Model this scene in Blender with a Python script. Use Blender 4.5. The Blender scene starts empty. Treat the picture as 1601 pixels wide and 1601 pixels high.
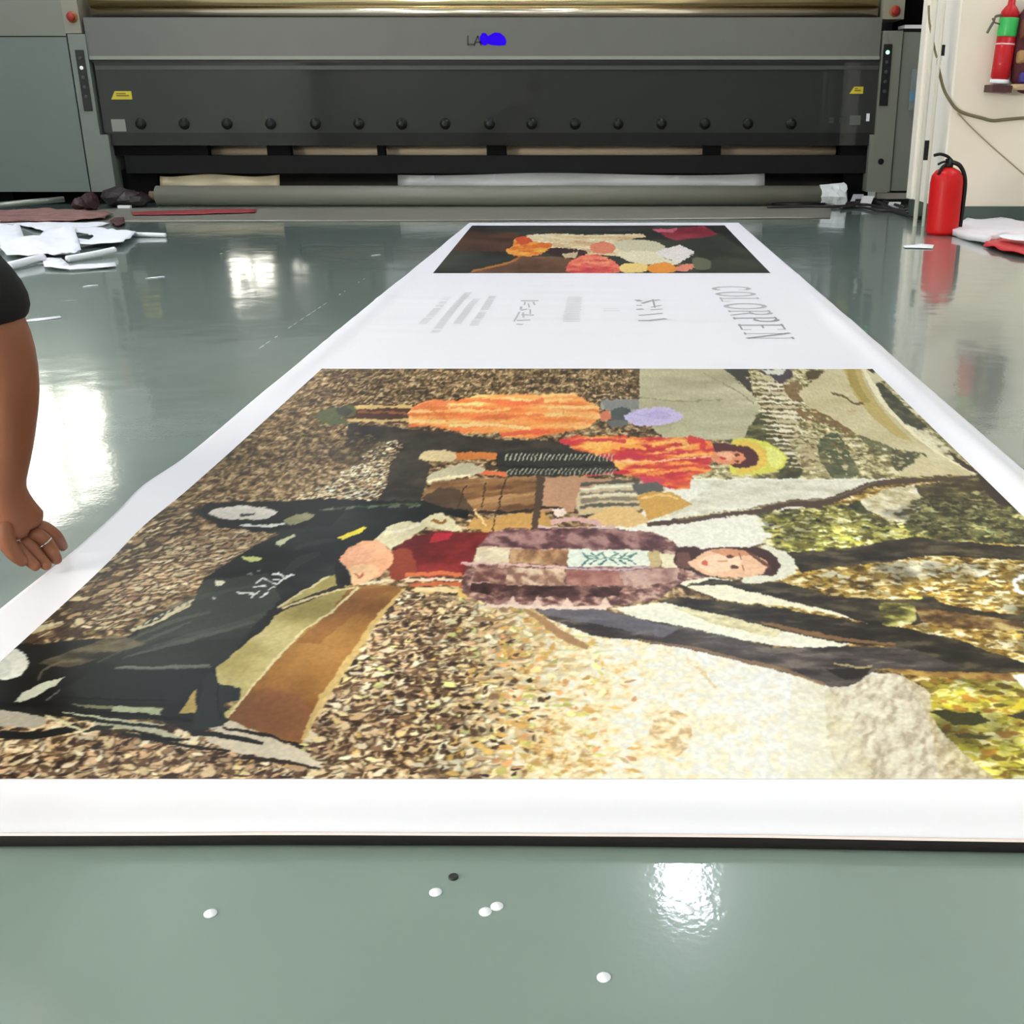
import bpy, bmesh, math, random
import numpy as np
from mathutils import Vector, Matrix, Euler

# ================================================================ camera, world, exposure
SC = bpy.context.scene
COL = SC.collection
CAM_H = .62; FOC = 1720.0; PCX = 950.0; PCY = 800.0; TILT = math.atan(630 / 1720)
cam_data = bpy.data.cameras.new('camera'); cam = bpy.data.objects.new('camera', cam_data); COL.objects.link(cam)
cam.location = (0, 0, CAM_H); cam.rotation_euler = (math.pi / 2 - TILT, 0, 0)
cam_data.sensor_width = 36; cam_data.lens = FOC / 1601 * 36
cam_data.shift_x = -(PCX - 800.5) / 1601; cam_data.clip_start = .02
SC.camera = cam
W = bpy.data.worlds.new('world'); SC.world = W; W.use_nodes = True
W.node_tree.nodes['Background'].inputs[0].default_value = (.85, .92, 1, 1)
W.node_tree.nodes['Background'].inputs[1].default_value = .5
VS = SC.view_settings; VS.view_transform = 'Standard'; VS.look = 'None'; VS.gamma = 1; VS.use_curve_mapping = False
VS.exposure = EXPOSURE = 0.0
LAMP = 6.5; WIN_BACK = 6.5; WIN_LEFT = 130.0; WIN_FRONT = 5.0
try:
    SC.cycles.use_denoising = True; SC.cycles.sample_clamp_indirect = 6.0
except Exception: pass

# ================================================================ helpers
def _ray(x, y):
    a = (x - PCX) / FOC; b = -(y - PCY) / FOC
    return a, math.cos(TILT) + b * math.sin(TILT), -math.sin(TILT) + b * math.cos(TILT)
def fl(x, y, z=0.0):
    """the point of the floor (or of the level z) seen at that place of the photograph"""
    r = _ray(x, y); s = (z - CAM_H) / r[2]; return r[0] * s, r[1] * s
def at(x, y, Y):
    """the point of the upright plane Y seen at that place of the photograph"""
    r = _ray(x, y); s = Y / r[1]; return Vector((r[0] * s, Y, CAM_H + r[2] * s))
def lin(c):
    c = c / 255.0
    return c / 12.92 if c <= .04045 else ((c + .055) / 1.055) ** 2.4
def rgb(t): return (lin(t[0]), lin(t[1]), lin(t[2]), 1)
MATS = {}
def mat(name, col, rough=.5, metal=0.0, coat=0.0, coat_r=.05, spec=.5, noise=0.0, nscale=20, bump=0.0, bscale=200, emit=0.0, sss=0.0, trans=0.0):
    if name in MATS: return MATS[name]
    m = bpy.data.materials.new(name); m.use_nodes = True; N = m.node_tree.nodes; L = m.node_tree.links; b = N['Principled BSDF']
    c = rgb(col)
    b.inputs['Base Color'].default_value = c; b.inputs['Roughness'].default_value = rough; b.inputs['Metallic'].default_value = metal
    b.inputs['Coat Weight'].default_value = coat; b.inputs['Coat Roughness'].default_value = coat_r; b.inputs['Specular IOR Level'].default_value = spec
    if sss: b.inputs['Subsurface Weight'].default_value = sss; b.inputs['Subsurface Radius'].default_value = (.02, .008, .004)
    if trans: b.inputs['Transmission Weight'].default_value = trans
    if emit: b.inputs['Emission Color'].default_value = c; b.inputs['Emission Strength'].default_value = emit
    if noise or bump:
        tc = N.new('ShaderNodeTexCoord')
    if noise:
        n = N.new('ShaderNodeTexNoise'); n.inputs['Scale'].default_value = nscale; n.inputs['Detail'].default_value = 4
        L.new(tc.outputs['Object'], n.inputs['Vector'])
        r = N.new('ShaderNodeMapRange'); r.inputs[1].default_value = .3; r.inputs[2].default_value = .7; r.inputs[3].default_value = 1 - noise; r.inputs[4].default_value = 1 + noise
        L.new(n.outputs[0], r.inputs[0])
        v = N.new('ShaderNodeVectorMath'); v.operation = 'SCALE'; v.inputs[0].default_value = c[:3]; L.new(r.outputs[0], v.inputs['Scale']); L.new(v.outputs[0], b.inputs['Base Color'])
    if bump:
        n2 = N.new('ShaderNodeTexNoise'); n2.inputs['Scale'].default_value = bscale; n2.inputs['Detail'].default_value = 3
        L.new(tc.outputs['Object'], n2.inputs['Vector'])
        bp = N.new('ShaderNodeBump'); bp.inputs['Strength'].default_value = bump; bp.inputs['Distance'].default_value = .002
        L.new(n2.outputs[0], bp.inputs['Height']); L.new(bp.outputs[0], b.inputs['Normal'])
        if coat: L.new(bp.outputs[0], b.inputs['Coat Normal'])
    MATS[name] = m; return m

def tag(o, label=None, cat=None, group=None, kind=None):
    if label: o['label'] = label
    if cat: o['category'] = cat
    if group: o['group'] = group
    if kind: o['kind'] = kind
    return o
def empty(name, loc=(0, 0, 0), rz=0.0):
    o = bpy.data.objects.new(name, None); o.location = loc; o.rotation_euler = (0, 0, rz); o.empty_display_size = .05; COL.objects.link(o); return o
def link(name, me, m=None, parent=None, smooth=False):
    o = bpy.data.objects.new(name, me); COL.objects.link(o)
    if m is not None and not me.materials: me.materials.append(m)
    if parent is not None:
        o.parent = parent
        # meshes are written in room coordinates; bring them into the parent's frame
        if not me.get('local'): me.transform(world_of(parent).inverted())
    if smooth: me.polygons.foreach_set('use_smooth', [True] * len(me.polygons))
    return o
def world_of(o):
    M = Matrix.Translation(o.location) @ o.rotation_euler.to_matrix().to_4x4()
    return world_of(o.parent) @ M if o.parent else M
def mesh(name, v, f):
    me = bpy.data.meshes.new(name); me.from_pydata([tuple(p) for p in v], [], f); me.update(); return me
def build(name, bm, m, parent=None, smooth=False, bevel=0.0):
    if bevel: bmesh.ops.bevel(bm, geom=[e for e in bm.edges if e.calc_face_angle(0) > .6], offset=bevel, segments=2, affect='EDGES', profile=.6)
    bmesh.ops.recalc_face_normals(bm, faces=bm.faces)
    me = bpy.data.meshes.new(name); bm.to_mesh(me); bm.free()
    return link(name, me, m, parent, smooth)
def box(bm, x0, x1, y0, y1, z0, z1):
    vs = [bm.verts.new(p) for p in ((x0, y0, z0), (x1, y0, z0), (x1, y1, z0), (x0, y1, z0), (x0, y0, z1), (x1, y0, z1), (x1, y1, z1), (x0, y1, z1))]
    for q in ((0, 3, 2, 1), (4, 5, 6, 7), (0, 1, 5, 4), (1, 2, 6, 5), (2, 3, 7, 6), (3, 0, 4, 7)): bm.faces.new([vs[i] for i in q])
def abox(name, m, dims, parent=None, bevel=0.0):
    bm = bmesh.new(); box(bm, *dims); return build(name, bm, m, parent, bevel=bevel)
def tube(bm, pts, r, seg=8, cap=True):
    pts = [Vector(p) for p in pts]; n = len(pts); rr = r if hasattr(r, '__len__') else [r] * n; rings = []
    for i in range(n):
        d = (pts[min(i + 1, n - 1)] - pts[max(i - 1, 0)]).normalized()
        a = d.cross(Vector((0, 0, 1))) if abs(d.z) < .95 else d.cross(Vector((1, 0, 0)))
        a.normalize(); b = d.cross(a)
        rings.append([bm.verts.new(pts[i] + rr[i] * (math.cos(t) * a + math.sin(t) * b)) for t in [2 * math.pi * k / seg for k in range(seg)]])
    for i in range(n - 1):
        for k in range(seg): bm.faces.new((rings[i][k], rings[i][(k + 1) % seg], rings[i + 1][(k + 1) % seg], rings[i + 1][k]))
    if cap: bm.faces.new(rings[0]); bm.faces.new(rings[-1][::-1])
def lathe(bm, prof, c=(0, 0, 0), seg=28, M=None):
    """turn (radius, height) pairs about the vertical through c"""
    rings = []; c = Vector(c)
    for r, h in prof:
        ring = []
        for k in range(seg):
            t = 2 * math.pi * k / seg; p = Vector((r * math.cos(t), r * math.sin(t), h))
            if M is not None: p = M @ p
            ring.append(bm.verts.new(c + p))
        rings.append(ring)
    for i in range(len(prof) - 1):
        for k in range(seg): bm.faces.new((rings[i][k], rings[i][(k + 1) % seg], rings[i + 1][(k + 1) % seg], rings[i + 1][k]))
    bm.faces.new(rings[0][::-1]); bm.faces.new(rings[-1])
def curve_pts(P, n=6):
    P = [Vector(p) for p in P]; out = []
    for i in range(len(P) - 1):
        p0 = P[max(i - 1, 0)]; p1 = P[i]; p2 = P[i + 1]; p3 = P[min(i + 2, len(P) - 1)]
        for k in range(n):
            t = k / n
            out.append(.5 * ((2 * p1) + (-p0 + p2) * t + (2 * p0 - 5 * p1 + 4 * p2 - p3) * t * t + (-p0 + 3 * p1 - 3 * p2 + p3) * t ** 3))
    out.append(P[-1]); return out
def copy_tree(o, parent=None):
    c = o.copy(); COL.objects.link(c)
    if parent: c.parent = parent
    for ch in list(o.children): copy_tree(ch, c)
    return c
R = random.Random(4)

# ================================================================ materials
M_fascia = mat('painted grey metal', (99, 99, 94), .42, noise=.03, nscale=6)
M_cabinet = mat('green grey cabinet paint', (108, 117, 112), .45, noise=.03, nscale=3)
M_post = mat('warm grey post paint', (140, 136, 122), .45)
M_dark = mat('dark glossy cover', (37, 39, 37), .5, spec=.2, coat=1.0, coat_r=.03)
M_dark.node_tree.nodes['Principled BSDF'].inputs['Coat IOR'].default_value = 1.5
M_darkline = mat('dark seam', (30, 32, 30), .5)
M_black = mat('black metal', (12, 12, 13), .7, spec=.08)
M_black2 = mat('black plastic', (13, 14, 14), .4, spec=.3)
M_steel = mat('polished steel', (240, 228, 208), .16, 1.0)
M_steel2 = mat('brass toned rail', (236, 214, 166), .2, 1.0)
M_red = mat('red enamel', (196, 12, 16), .45, spec=.25, coat=.12, coat_r=.15)
M_white = mat('white vinyl sheet', (243, 244, 248), .5, noise=.01, nscale=3)
M_wall = mat('cream plaster', (236, 224, 208), .8, noise=.025, nscale=2.2, bump=.15, bscale=30)
M_skirt = mat('dark green skirting paint', (70, 84, 76), .5)
M_paper = mat('white paper', (240, 240, 246), .6)

# ================================================================ room shell
def floor_material():
    m = bpy.data.materials.new('green epoxy floor'); m.use_nodes = True; N = m.node_tree.nodes; L = m.node_tree.links; b = N['Principled BSDF']
    tc = N.new('ShaderNodeTexCoord'); n = N.new('ShaderNodeTexNoise'); n.inputs['Scale'].default_value = .9; n.inputs['Detail'].default_value = 5
    L.new(tc.outputs['Object'], n.inputs[0])
    cr = N.new('ShaderNodeValToRGB'); cr.color_ramp.elements[0].position = .35; cr.color_ramp.elements[0].color = rgb((120, 136, 130)); cr.color_ramp.elements[1].position = .7; cr.color_ramp.elements[1].color = rgb((132, 149, 142))
    L.new(n.outputs[0], cr.inputs[0]); L.new(cr.outputs[0], b.inputs['Base Color'])
    b.inputs['Roughness'].default_value = .22; b.inputs['Specular IOR Level'].default_value = .3; b.inputs['Coat Weight'].default_value = 1; b.inputs['Coat Roughness'].default_value = .06; b.inputs['Coat IOR'].default_value = 1.45
    n2 = N.new('ShaderNodeTexNoise'); n2.inputs['Scale'].default_value = 130; n2.inputs['Detail'].default_value = 2; L.new(tc.outputs['Object'], n2.inputs[0])
    n3 = N.new('ShaderNodeTexNoise'); n3.inputs['Scale'].default_value = 5; n3.inputs['Detail'].default_value = 2; L.new(tc.outputs['Object'], n3.inputs[0])
    ad = N.new('ShaderNodeMath'); ad.operation = 'MULTIPLY_ADD'; ad.inputs[1].default_value = 14; L.new(n3.outputs[0], ad.inputs[0]); L.new(n2.outputs[0], ad.inputs[2])
    bp = N.new('ShaderNodeBump'); bp.inputs['Strength'].default_value = .35; bp.inputs['Distance'].default_value = .0003; L.new(ad.outputs[0], bp.inputs['Height'])
    L.new(bp.outputs[0], b.inputs['Coat Normal']); L.new(bp.outputs[0], b.inputs['Normal'])
    return m
X0, X1, Y0, Y1, ZC = -5.2, 5.6, -5.0, 13.0, 4.0
S = lambda o: tag(o, kind='structure')
S(abox('floor', floor_material(), (X0 - .2, X1 + .2, Y0 - .2, Y1 + .2, -.2, 0)))
M_ceil = mat('white ceiling', (226, 228, 224), .9)
S(abox('ceiling', M_ceil, (X0 - .2, X1 + .2, Y0 - .2, Y1 + .2, ZC, ZC + .15)))
def holed_wall(name, axis, pos, thick, a0, a1, holes, m):
    """upright wall of boxes around rectangular holes (b0, b1, z0, z1)"""
    bm = bmesh.new(); cuts = sorted({a0, a1} | {h[0] for h in holes} | {h[1] for h in holes})
    for u, v in zip(cuts, cuts[1:]):
        zs = [(0, ZC)]
        for h in holes:
            if h[0] <= u and v <= h[1]: zs = [(0, h[2]), (h[3], ZC)]
        for z0, z1 in zs:
            if axis == 'x': box(bm, pos, pos + thick, u, v, z0, z1)
            else: box(bm, u, v, pos, pos + thick, z0, z1)
    return S(build(name, bm, m))
def pane_material(name, col, strength, trees):
    m = bpy.data.materials.new(name); m.use_nodes = True; N = m.node_tree.nodes; L = m.node_tree.links; b = N['Principled BSDF']
    b.inputs['Base Color'].default_value = (.6, .6, .6, 1); b.inputs['Roughness'].default_value = .3; b.inputs['Emission Strength'].default_value = strength
    if trees:   # daylight and blurred branches behind the frosted glass
        tc = N.new('ShaderNodeTexCoord'); n = N.new('ShaderNodeTexNoise'); n.inputs['Scale'].default_value = 2.4; n.inputs['Detail'].default_value = 7; n.inputs['Distortion'].default_value = 1.5
        L.new(tc.outputs['Object'], n.inputs[0]); cr = N.new('ShaderNodeValToRGB')
        cr.color_ramp.elements[0].position = .38; cr.color_ramp.elements[0].color = (.3, .34, .26, 1); cr.color_ramp.elements[1].position = .56; cr.color_ramp.elements[1].color = col
        L.new(n.outputs[0], cr.inputs[0]); L.new(cr.outputs[0], b.inputs['Emission Color'])
    else: b.inputs['Emission Color'].default_value = col
    return m
M_frame = mat('window frame', (188, 186, 178), .4)
wcount = [0]
def window(axis, pos, b0, b1, z0, z1, nx, nz, pm, inward):
    """frame with mullions and one daylit pane set into a hole of a wall"""
    wcount[0] += 1; fr = bmesh.new(); w = .05
    def bb(u0, u1, s0, s1, d0=.0, d1=.06):
        if axis == 'x': box(fr, pos + d0 * inward, pos + d1 * inward, u0, u1, s0, s1)
        else: box(fr, u0, u1, pos + d0 * inward, pos + d1 * inward, s0, s1)
    bb(b0, b1, z0, z0 + w); bb(b0, b1, z1 - w, z1); bb(b0, b0 + w, z0 + w, z1 - w); bb(b1 - w, b1, z0 + w, z1 - w)
    for i in range(1, nx): c = b0 + (b1 - b0) * i / nx; bb(c - .018, c + .018, z0 + w, z1 - w, .01, .05)
    for i in range(1, nz): c = z0 + (z1 - z0) * i / nz; bb(b0 + w, b1 - w, c - .014, c + .014, .015, .045)
    f = S(build('window_%d' % wcount[0], fr, M_frame))
    pb = bmesh.new()
    if axis == 'x': box(pb, pos - .01 * inward, pos, b0, b1, z0, z1)
    else: box(pb, b0, b1, pos - .01 * inward, pos, z0, z1)
    build('pane', pb, pm, f)
M_wall2 = mat('grey white plaster', (220, 222, 216), .85, noise=.02, nscale=1)
LW = [(-3.95, -2.75, 1.36, 1.9), (-1.95, .38, 1.36, 1.9), (9.3, 11.2, 1.52, 3.1)]
holed_wall('wall_left', 'x', X0 - .15, .15, Y0, Y1, LW, M_wall2)
P_left = pane_material('bright daylight pane', (1, .95, .82, 1), WIN_LEFT, False)
P_back = pane_material('daylight pane with branches', (1, .97, .86, 1), WIN_BACK, True)
P_front = pane_material('added daylight pane', (.92, .97, 1, 1), WIN_FRONT, False)
window('x', X0 - .1, *LW[0], 2, 1, P_left, 1); window('x', X0 - .1, *LW[1], 2, 2, P_left, 1); window('x', X0 - .1, *LW[2], 2, 3, P_back, 1)
holed_wall('wall_back', 'y', Y1, .15, X0, X1, [], M_wall2)
FW = [(-4.2, -1.6, 2.05, 3.4), (-.9, 1.7, 2.05, 3.4), (2.4, 4.8, 2.05, 3.4)]  # unseen front windows, added to light the printer's face
holed_wall('wall_front', 'y', Y0 - .15, .15, X0, X1, FW, mat('dark grey plaster', (84, 86, 84), .85))
for h in FW: window('y', Y0 - .1, *h, 3, 2, P_front, 1)
holed_wall('wall_side', 'x', X1, .15, Y0, Y1, [], M_wall2)
PX, PYa, PYb = 1.888, 6.42, 7.1
S(abox('wall_right', M_wall, (PX, X1, PYa, PYb, 0, ZC)))
S(abox('baseboard_right', M_skirt, (PX + .03, X1, PYa - .014, PYa - .0005, 0, .105)))
S(abox('baseboard_partition', M_skirt, (PX - .012, PX - .0005, PYa - .01, PYb, 0, .1)))
# white conduits and the shallow door jamb; a pale slab paints stronger light onto the partition's end
bm = bmesh.new(); box(bm, PX - .014, PX - .0005, PYa + .0, PYb, .101, ZC); box(bm, PX - .03, PX - .0145, PYb - .1, PYb, .101, ZC); o = build('trim_lit_end', bm, mat('lit jamb white', (246, 240, 228), .6), None); S(o)
def ceiling_light(x, y, lx, ly, lab, s=LAMP):
    e = empty('ceiling_light', (x, y, ZC)); tag(e, lab, 'lamp', 'ceiling lights of the hall')
    abox('housing', mat('white lamp housing', (230, 230, 230), .4), (x - lx / 2 - .03, x + lx / 2 + .03, y - ly / 2 - .03, y + ly / 2 + .03, ZC - .06, ZC), e)
    dm = MATS.get('lamp diffuser %g' % s) or mat('lamp diffuser %g' % s, (238, 243, 255), .5, emit=s)
    abox('diffuser', dm, (x - lx / 2, x + lx / 2, y - ly / 2, y + ly / 2, ZC - .068, ZC - .061), e)
ceiling_light(.5, 6.08, .24, 1.3, 'long ceiling light over the banner that mirrors in the floor before it', LAMP * 5)
ceiling_light(-.1, 9.7, .4, .8, 'small square ceiling light above the printer', LAMP)
for i, (x, y) in enumerate(((-4.0, 2.4), (3.6, 2.4), (-1.9, 2.9), (1.9, 2.9), (-4.2, 3.9), (0, -2.4), (-3.4, 7.6), (-4.0, 5.4), (-3.0, 10.6), (2.6, 10.6), (-3.0, 12.0), (1.0, 8.6), (3.4, 5.6))):  # added unseen lamps that lift the light on floor, printer and walls
    ceiling_light(x, y, .5, 1.6, 'added rectangular white ceiling light panel, out of view', LAMP * (2.1 if 3.5 < y < 10 else .7))
# ---------------------------------------------------------------- printed artwork, computed in the print's own coordinates
def hash2(ix, iy, s):
    n = (ix.astype(np.int64) * 374761393 + iy.astype(np.int64) * 668265263 + s * 1442695041) & 0x7fffffff
    n = ((n ^ (n >> 13)) * 1274126177) & 0x7fffffff
    return ((n ^ (n >> 16)) & 0xffff) / 65535.0
def vnoise(x, y, s=0):
    ix = np.floor(x); iy = np.floor(y); fx = x - ix; fy = y - iy
    fx = fx * fx * (3 - 2 * fx); fy = fy * fy * (3 - 2 * fy)
    ix = ix.astype(np.int64); iy = iy.astype(np.int64)
    a = hash2(ix, iy, s); b = hash2(ix + 1, iy, s); c = hash2(ix, iy + 1, s); d = hash2(ix + 1, iy + 1, s)
    return (a * (1 - fx) + b * fx) * (1 - fy) + (c * (1 - fx) + d * fx) * fy
def fbm(x, y, s=0, o=4):
    r = 0; w = 0; a = 1.0
    for k in range(o):
        r = r + a * vnoise(x, y, s + 7 * k); w += a; a *= .55; x = x * 2.03 + 11.3; y = y * 2.03 + 5.7
    return r / w
def smooth_closed(p, n=5):
    p = np.array(p, float); out = []; m = len(p)
    for i in range(m):
        p0, p1, p2, p3 = p[i - 1], p[i], p[(i + 1) % m], p[(i + 2) % m]
        for k in range(n):
            t = k / n
            out.append(.5 * ((2 * p1) + (-p0 + p2) * t + (2 * p0 - 5 * p1 + 4 * p2 - p3) * t * t + (-p0 + 3 * p1 - 3 * p2 + p3) * t ** 3))
    return np.array(out)
def smooth_open(p, n=5):
    p = np.array(p, float); out = []
    for i in range(len(p) - 1):
        p0 = p[max(i - 1, 0)]; p1 = p[i]; p2 = p[i + 1]; p3 = p[min(i + 2, len(p) - 1)]
        for k in range(n):
            t = k / n
            out.append(.5 * ((2 * p1) + (-p0 + p2) * t + (2 * p0 - 5 * p1 + 4 * p2 - p3) * t * t + (-p0 + 3 * p1 - 3 * p2 + p3) * t ** 3))
    out.append(p[-1]); return np.array(out)

class Canvas:
    """colours on a set of points of the banner's plane; shapes are given as traced outlines brought into that plane"""
    def __init__(s, X, Y):
        s.X = X; s.Y = Y; s.C = np.zeros(X.shape + (3,))
    def mask(s, P):
        P = np.array([fl(a, b) for a, b in P])
        x0, y0 = P.min(0); x1, y1 = P.max(0)
        rows = np.where((s.Y[:, 0] >= y0) & (s.Y[:, 0] <= y1))[0]
        if len(rows) == 0: return None
        r0, r1 = rows[0], rows[-1] + 1
        xs = s.X[r0:r1]
        cols = np.where((xs.max(0) >= x0) & (xs.min(0) <= x1))[0]
        if len(cols) == 0: return None
        c0, c1 = cols[0], cols[-1] + 1
        X = s.X[r0:r1, c0:c1]; Y = s.Y[r0:r1, c0:c1]
        ins = np.zeros(X.shape, bool); n = len(P)
        for i in range(n):
            xa, ya = P[i - 1]; xb, yb = P[i]
            if ya == yb: continue
            lo, hi = (ya, yb) if ya < yb else (yb, ya)
            rr = np.where((Y[:, 0] >= lo) & (Y[:, 0] < hi))[0]
            if len(rr) == 0: continue
            a, b = rr[0], rr[-1] + 1
            xi = xa + (Y[a:b] - ya) / (yb - ya) * (xb - xa)
            ins[a:b] ^= X[a:b] < xi
        return (slice(r0, r1), slice(c0, c1)), ins
    def poly(s, P, col, sm=False, a=1.0, tex=None):
        if sm: P = smooth_closed(P)
        m = s.mask(P)
        if m is None: return
        sl, ins = m
        if tex is not None: c = tex(s.X[sl], s.Y[sl])
        elif callable(col): c = col(s.X[sl], s.Y[sl])
        else: c = np.array(col, float) / 255.0
        A = (ins * a)[..., None]
        s.C[sl] = s.C[sl] * (1 - A) + c * A
    def line(s, P, w, col, sm=True, a=1.0):
        if sm and len(P) > 2: P = smooth_open(P, 4)
        P = np.array(P, float); n = len(P)
        W = np.interp(np.linspace(0, 1, n), np.linspace(0, 1, len(w)), w) if hasattr(w, '__len__') else np.full(n, w)
        d = np.gradient(P, axis=0) if n > 2 else np.array([P[1] - P[0]] * 2)
        d /= np.linalg.norm(d, axis=1)[:, None] + 1e-9
        nn = np.stack([-d[:, 1], d[:, 0]], 1) * W[:, None] / 2
        s.poly(np.vstack([P + nn, (P - nn)[::-1]]), col, a=a)
    def stamp(s, cx, cy, a, b, th, col, al=1.0):
        yr = s.Y[:, 0]; h = max(abs(a * math.sin(th)), abs(b * math.cos(th)), min(a, b)) + 1e-4
        r0 = int(np.searchsorted(yr, cy - h)); r1 = int(np.searchsorted(yr, cy + h)) + 1
        r1 = min(r1, len(yr))
        if r1 <= r0: return
        rm = (r0 + r1) // 2; xa = s.X[rm, 0]; xb = s.X[rm, -1]; nx = s.X.shape[1]; w = max(abs(a * math.cos(th)), abs(b * math.sin(th)), min(a, b)); k = (nx - 1) / (xb - xa)
        c0 = max(0, int((cx - w - xa) * k) - 2); c1 = min(nx, int((cx + w - xa) * k) + 3)
        if c1 <= c0: return
        dx = s.X[r0:r1, c0:c1] - cx; dy = s.Y[r0:r1, c0:c1] - cy; ct, st = math.cos(th), math.sin(th)
        u = (dx * ct + dy * st) / a; v = (-dx * st + dy * ct) / b
        q = np.clip((1.15 - (u * u + np.abs(v) * (1 + .6 * u))) * 3, 0, 1)[..., None] * al
        V = s.C[r0:r1, c0:c1]; V[:] = V * (1 - q) + np.array(col) / 255.0 * q
    def leaves(s, region, n, ln, cols, seed, th0=None, shade=.75, asp=.42, dark=(46, 34, 24), keep=None):
        rr = random.Random(seed); P = [fl(a, b) for a, b in region]; x0 = min(p[0] for p in P); x1 = max(p[0] for p in P); y0 = min(p[1] for p in P); y1 = max(p[1] for p in P); k = 0; tries = 0
        while k < n and tries < n * 8:
            tries += 1; x = rr.uniform(x0, x1); y = rr.uniform(y0, y1); ins = False
            for i in range(len(P)):
                (xa, ya), (xb, yb) = P[i - 1], P[i]
                if (ya > y) != (yb > y) and x < xa + (y - ya) / (yb - ya) * (xb - xa): ins = not ins
            if not ins: continue
            kp = keep(x, y) if keep else 1.0
            if rr.random() > kp: k += 1; continue
            k += 1; a = ln * rr.uniform(.55, 1.15); b = a * asp * rr.uniform(.6, 1.3); th = rr.uniform(0, math.pi) if th0 is None else rr.gauss(th0, .5)
            c = cols(x, y, rr) if callable(cols) else rr.choice(cols)
            if shade: s.stamp(x + .002, y - .0016, a * 1.1, b * 1.35, th, dark, shade * kp * kp)
            j = rr.uniform(.86, 1.1); s.stamp(x, y, a, b, th, [min(255, q * j) for q in c], .95)
    def vary(s, P, fx, fy, amt, seed):
        m = s.mask(P)
        if m is None: return
        sl, ins = m; n = fbm(s.X[sl] * fx, s.Y[sl] * fy, seed, 3) - .5
        s.C[sl] = np.clip(s.C[sl] * (1 + amt * (n * ins)[..., None]), 0, 1)
    def ell(s, cx, cy, rx, ry, col, rot=0, a=1.0, ring=None):
        t = np.linspace(0, 2 * np.pi, 26)[:-1]; c, sn = math.cos(rot), math.sin(rot)
        x = rx * np.cos(t); y = ry * np.sin(t)
        s.poly(np.stack([cx + x * c - y * sn, cy + x * sn + y * c], 1), col, a=a)

def grain(c, s0, amt=.16):
    n = fbm(c.X * 260, c.Y * 200, s0, 2) - .5
    c.C = np.clip(c.C * (1 + amt * n[..., None]), 0, 1)
def mixc(t, stops):
    """piecewise colour ramp"""
    xs = [q[0] for q in stops]; cs = np.array([q[1] for q in stops], float) / 255.0
    return np.stack([np.interp(t, xs, cs[:, k]) for k in range(3)], -1)
def tx(stops, sx, sy, seed=0, rot=0.0, o=4, con=1.0, warp=0.0, fade=None):
    """a textured colour: noise with sx, sy features per metre, rotated, put through a ramp"""
    c, s_ = math.cos(rot), math.sin(rot)
    def f(X, Y):
        u = (X * c + Y * s_) * sx; v = (-X * s_ + Y * c) * sy
        if warp:
            u = u + warp * vnoise(X * sx * .7, Y * sy * .7, seed + 90); v = v + warp * vnoise(X * sx * .7 + 9, Y * sy * .7, seed + 91)
        n = fbm(u, v, seed, o)
        n = np.clip((n - .5) * 2.1 * con + .5, 0, 1)
        if fade: n = np.clip(n + fade(X, Y), 0, 1)
        return mixc(n, stops)
    return f
LEAF_DARK = [(0, (52, 40, 28)), (.35, (92, 72, 48)), (.55, (135, 108, 74)), (.78, (182, 152, 112)), (1, (222, 198, 160))]
LEAF_MID = [(0, (58, 42, 28)), (.3, (118, 88, 58)), (.5, (176, 142, 100)), (.72, (222, 192, 146)), (1, (246, 228, 196))]
LEAF_CON = [(0, (48, 34, 26)), (.3, (92, 68, 50)), (.45, (168, 134, 98)), (.62, (222, 192, 150)), (1, (246, 230, 202))]
LEAF_PALE = [(0, (178, 128, 66)), (.3, (222, 184, 126)), (.55, (240, 220, 170)), (1, (250, 242, 220))]
GREEN = [(0, (52, 50, 32)), (.35, (104, 98, 52)), (.6, (158, 150, 78)), (.8, (204, 196, 122)), (1, (240, 234, 200))]
DGREEN = [(0, (36, 36, 26)), (.4, (68, 68, 42)), (.7, (112, 110, 66)), (1, (190, 188, 140))]
GOLD = [(0, (80, 58, 26)), (.3, (138, 108, 46)), (.55, (180, 148, 68)), (.75, (214, 188, 120)), (1, (248, 236, 204))]

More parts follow.
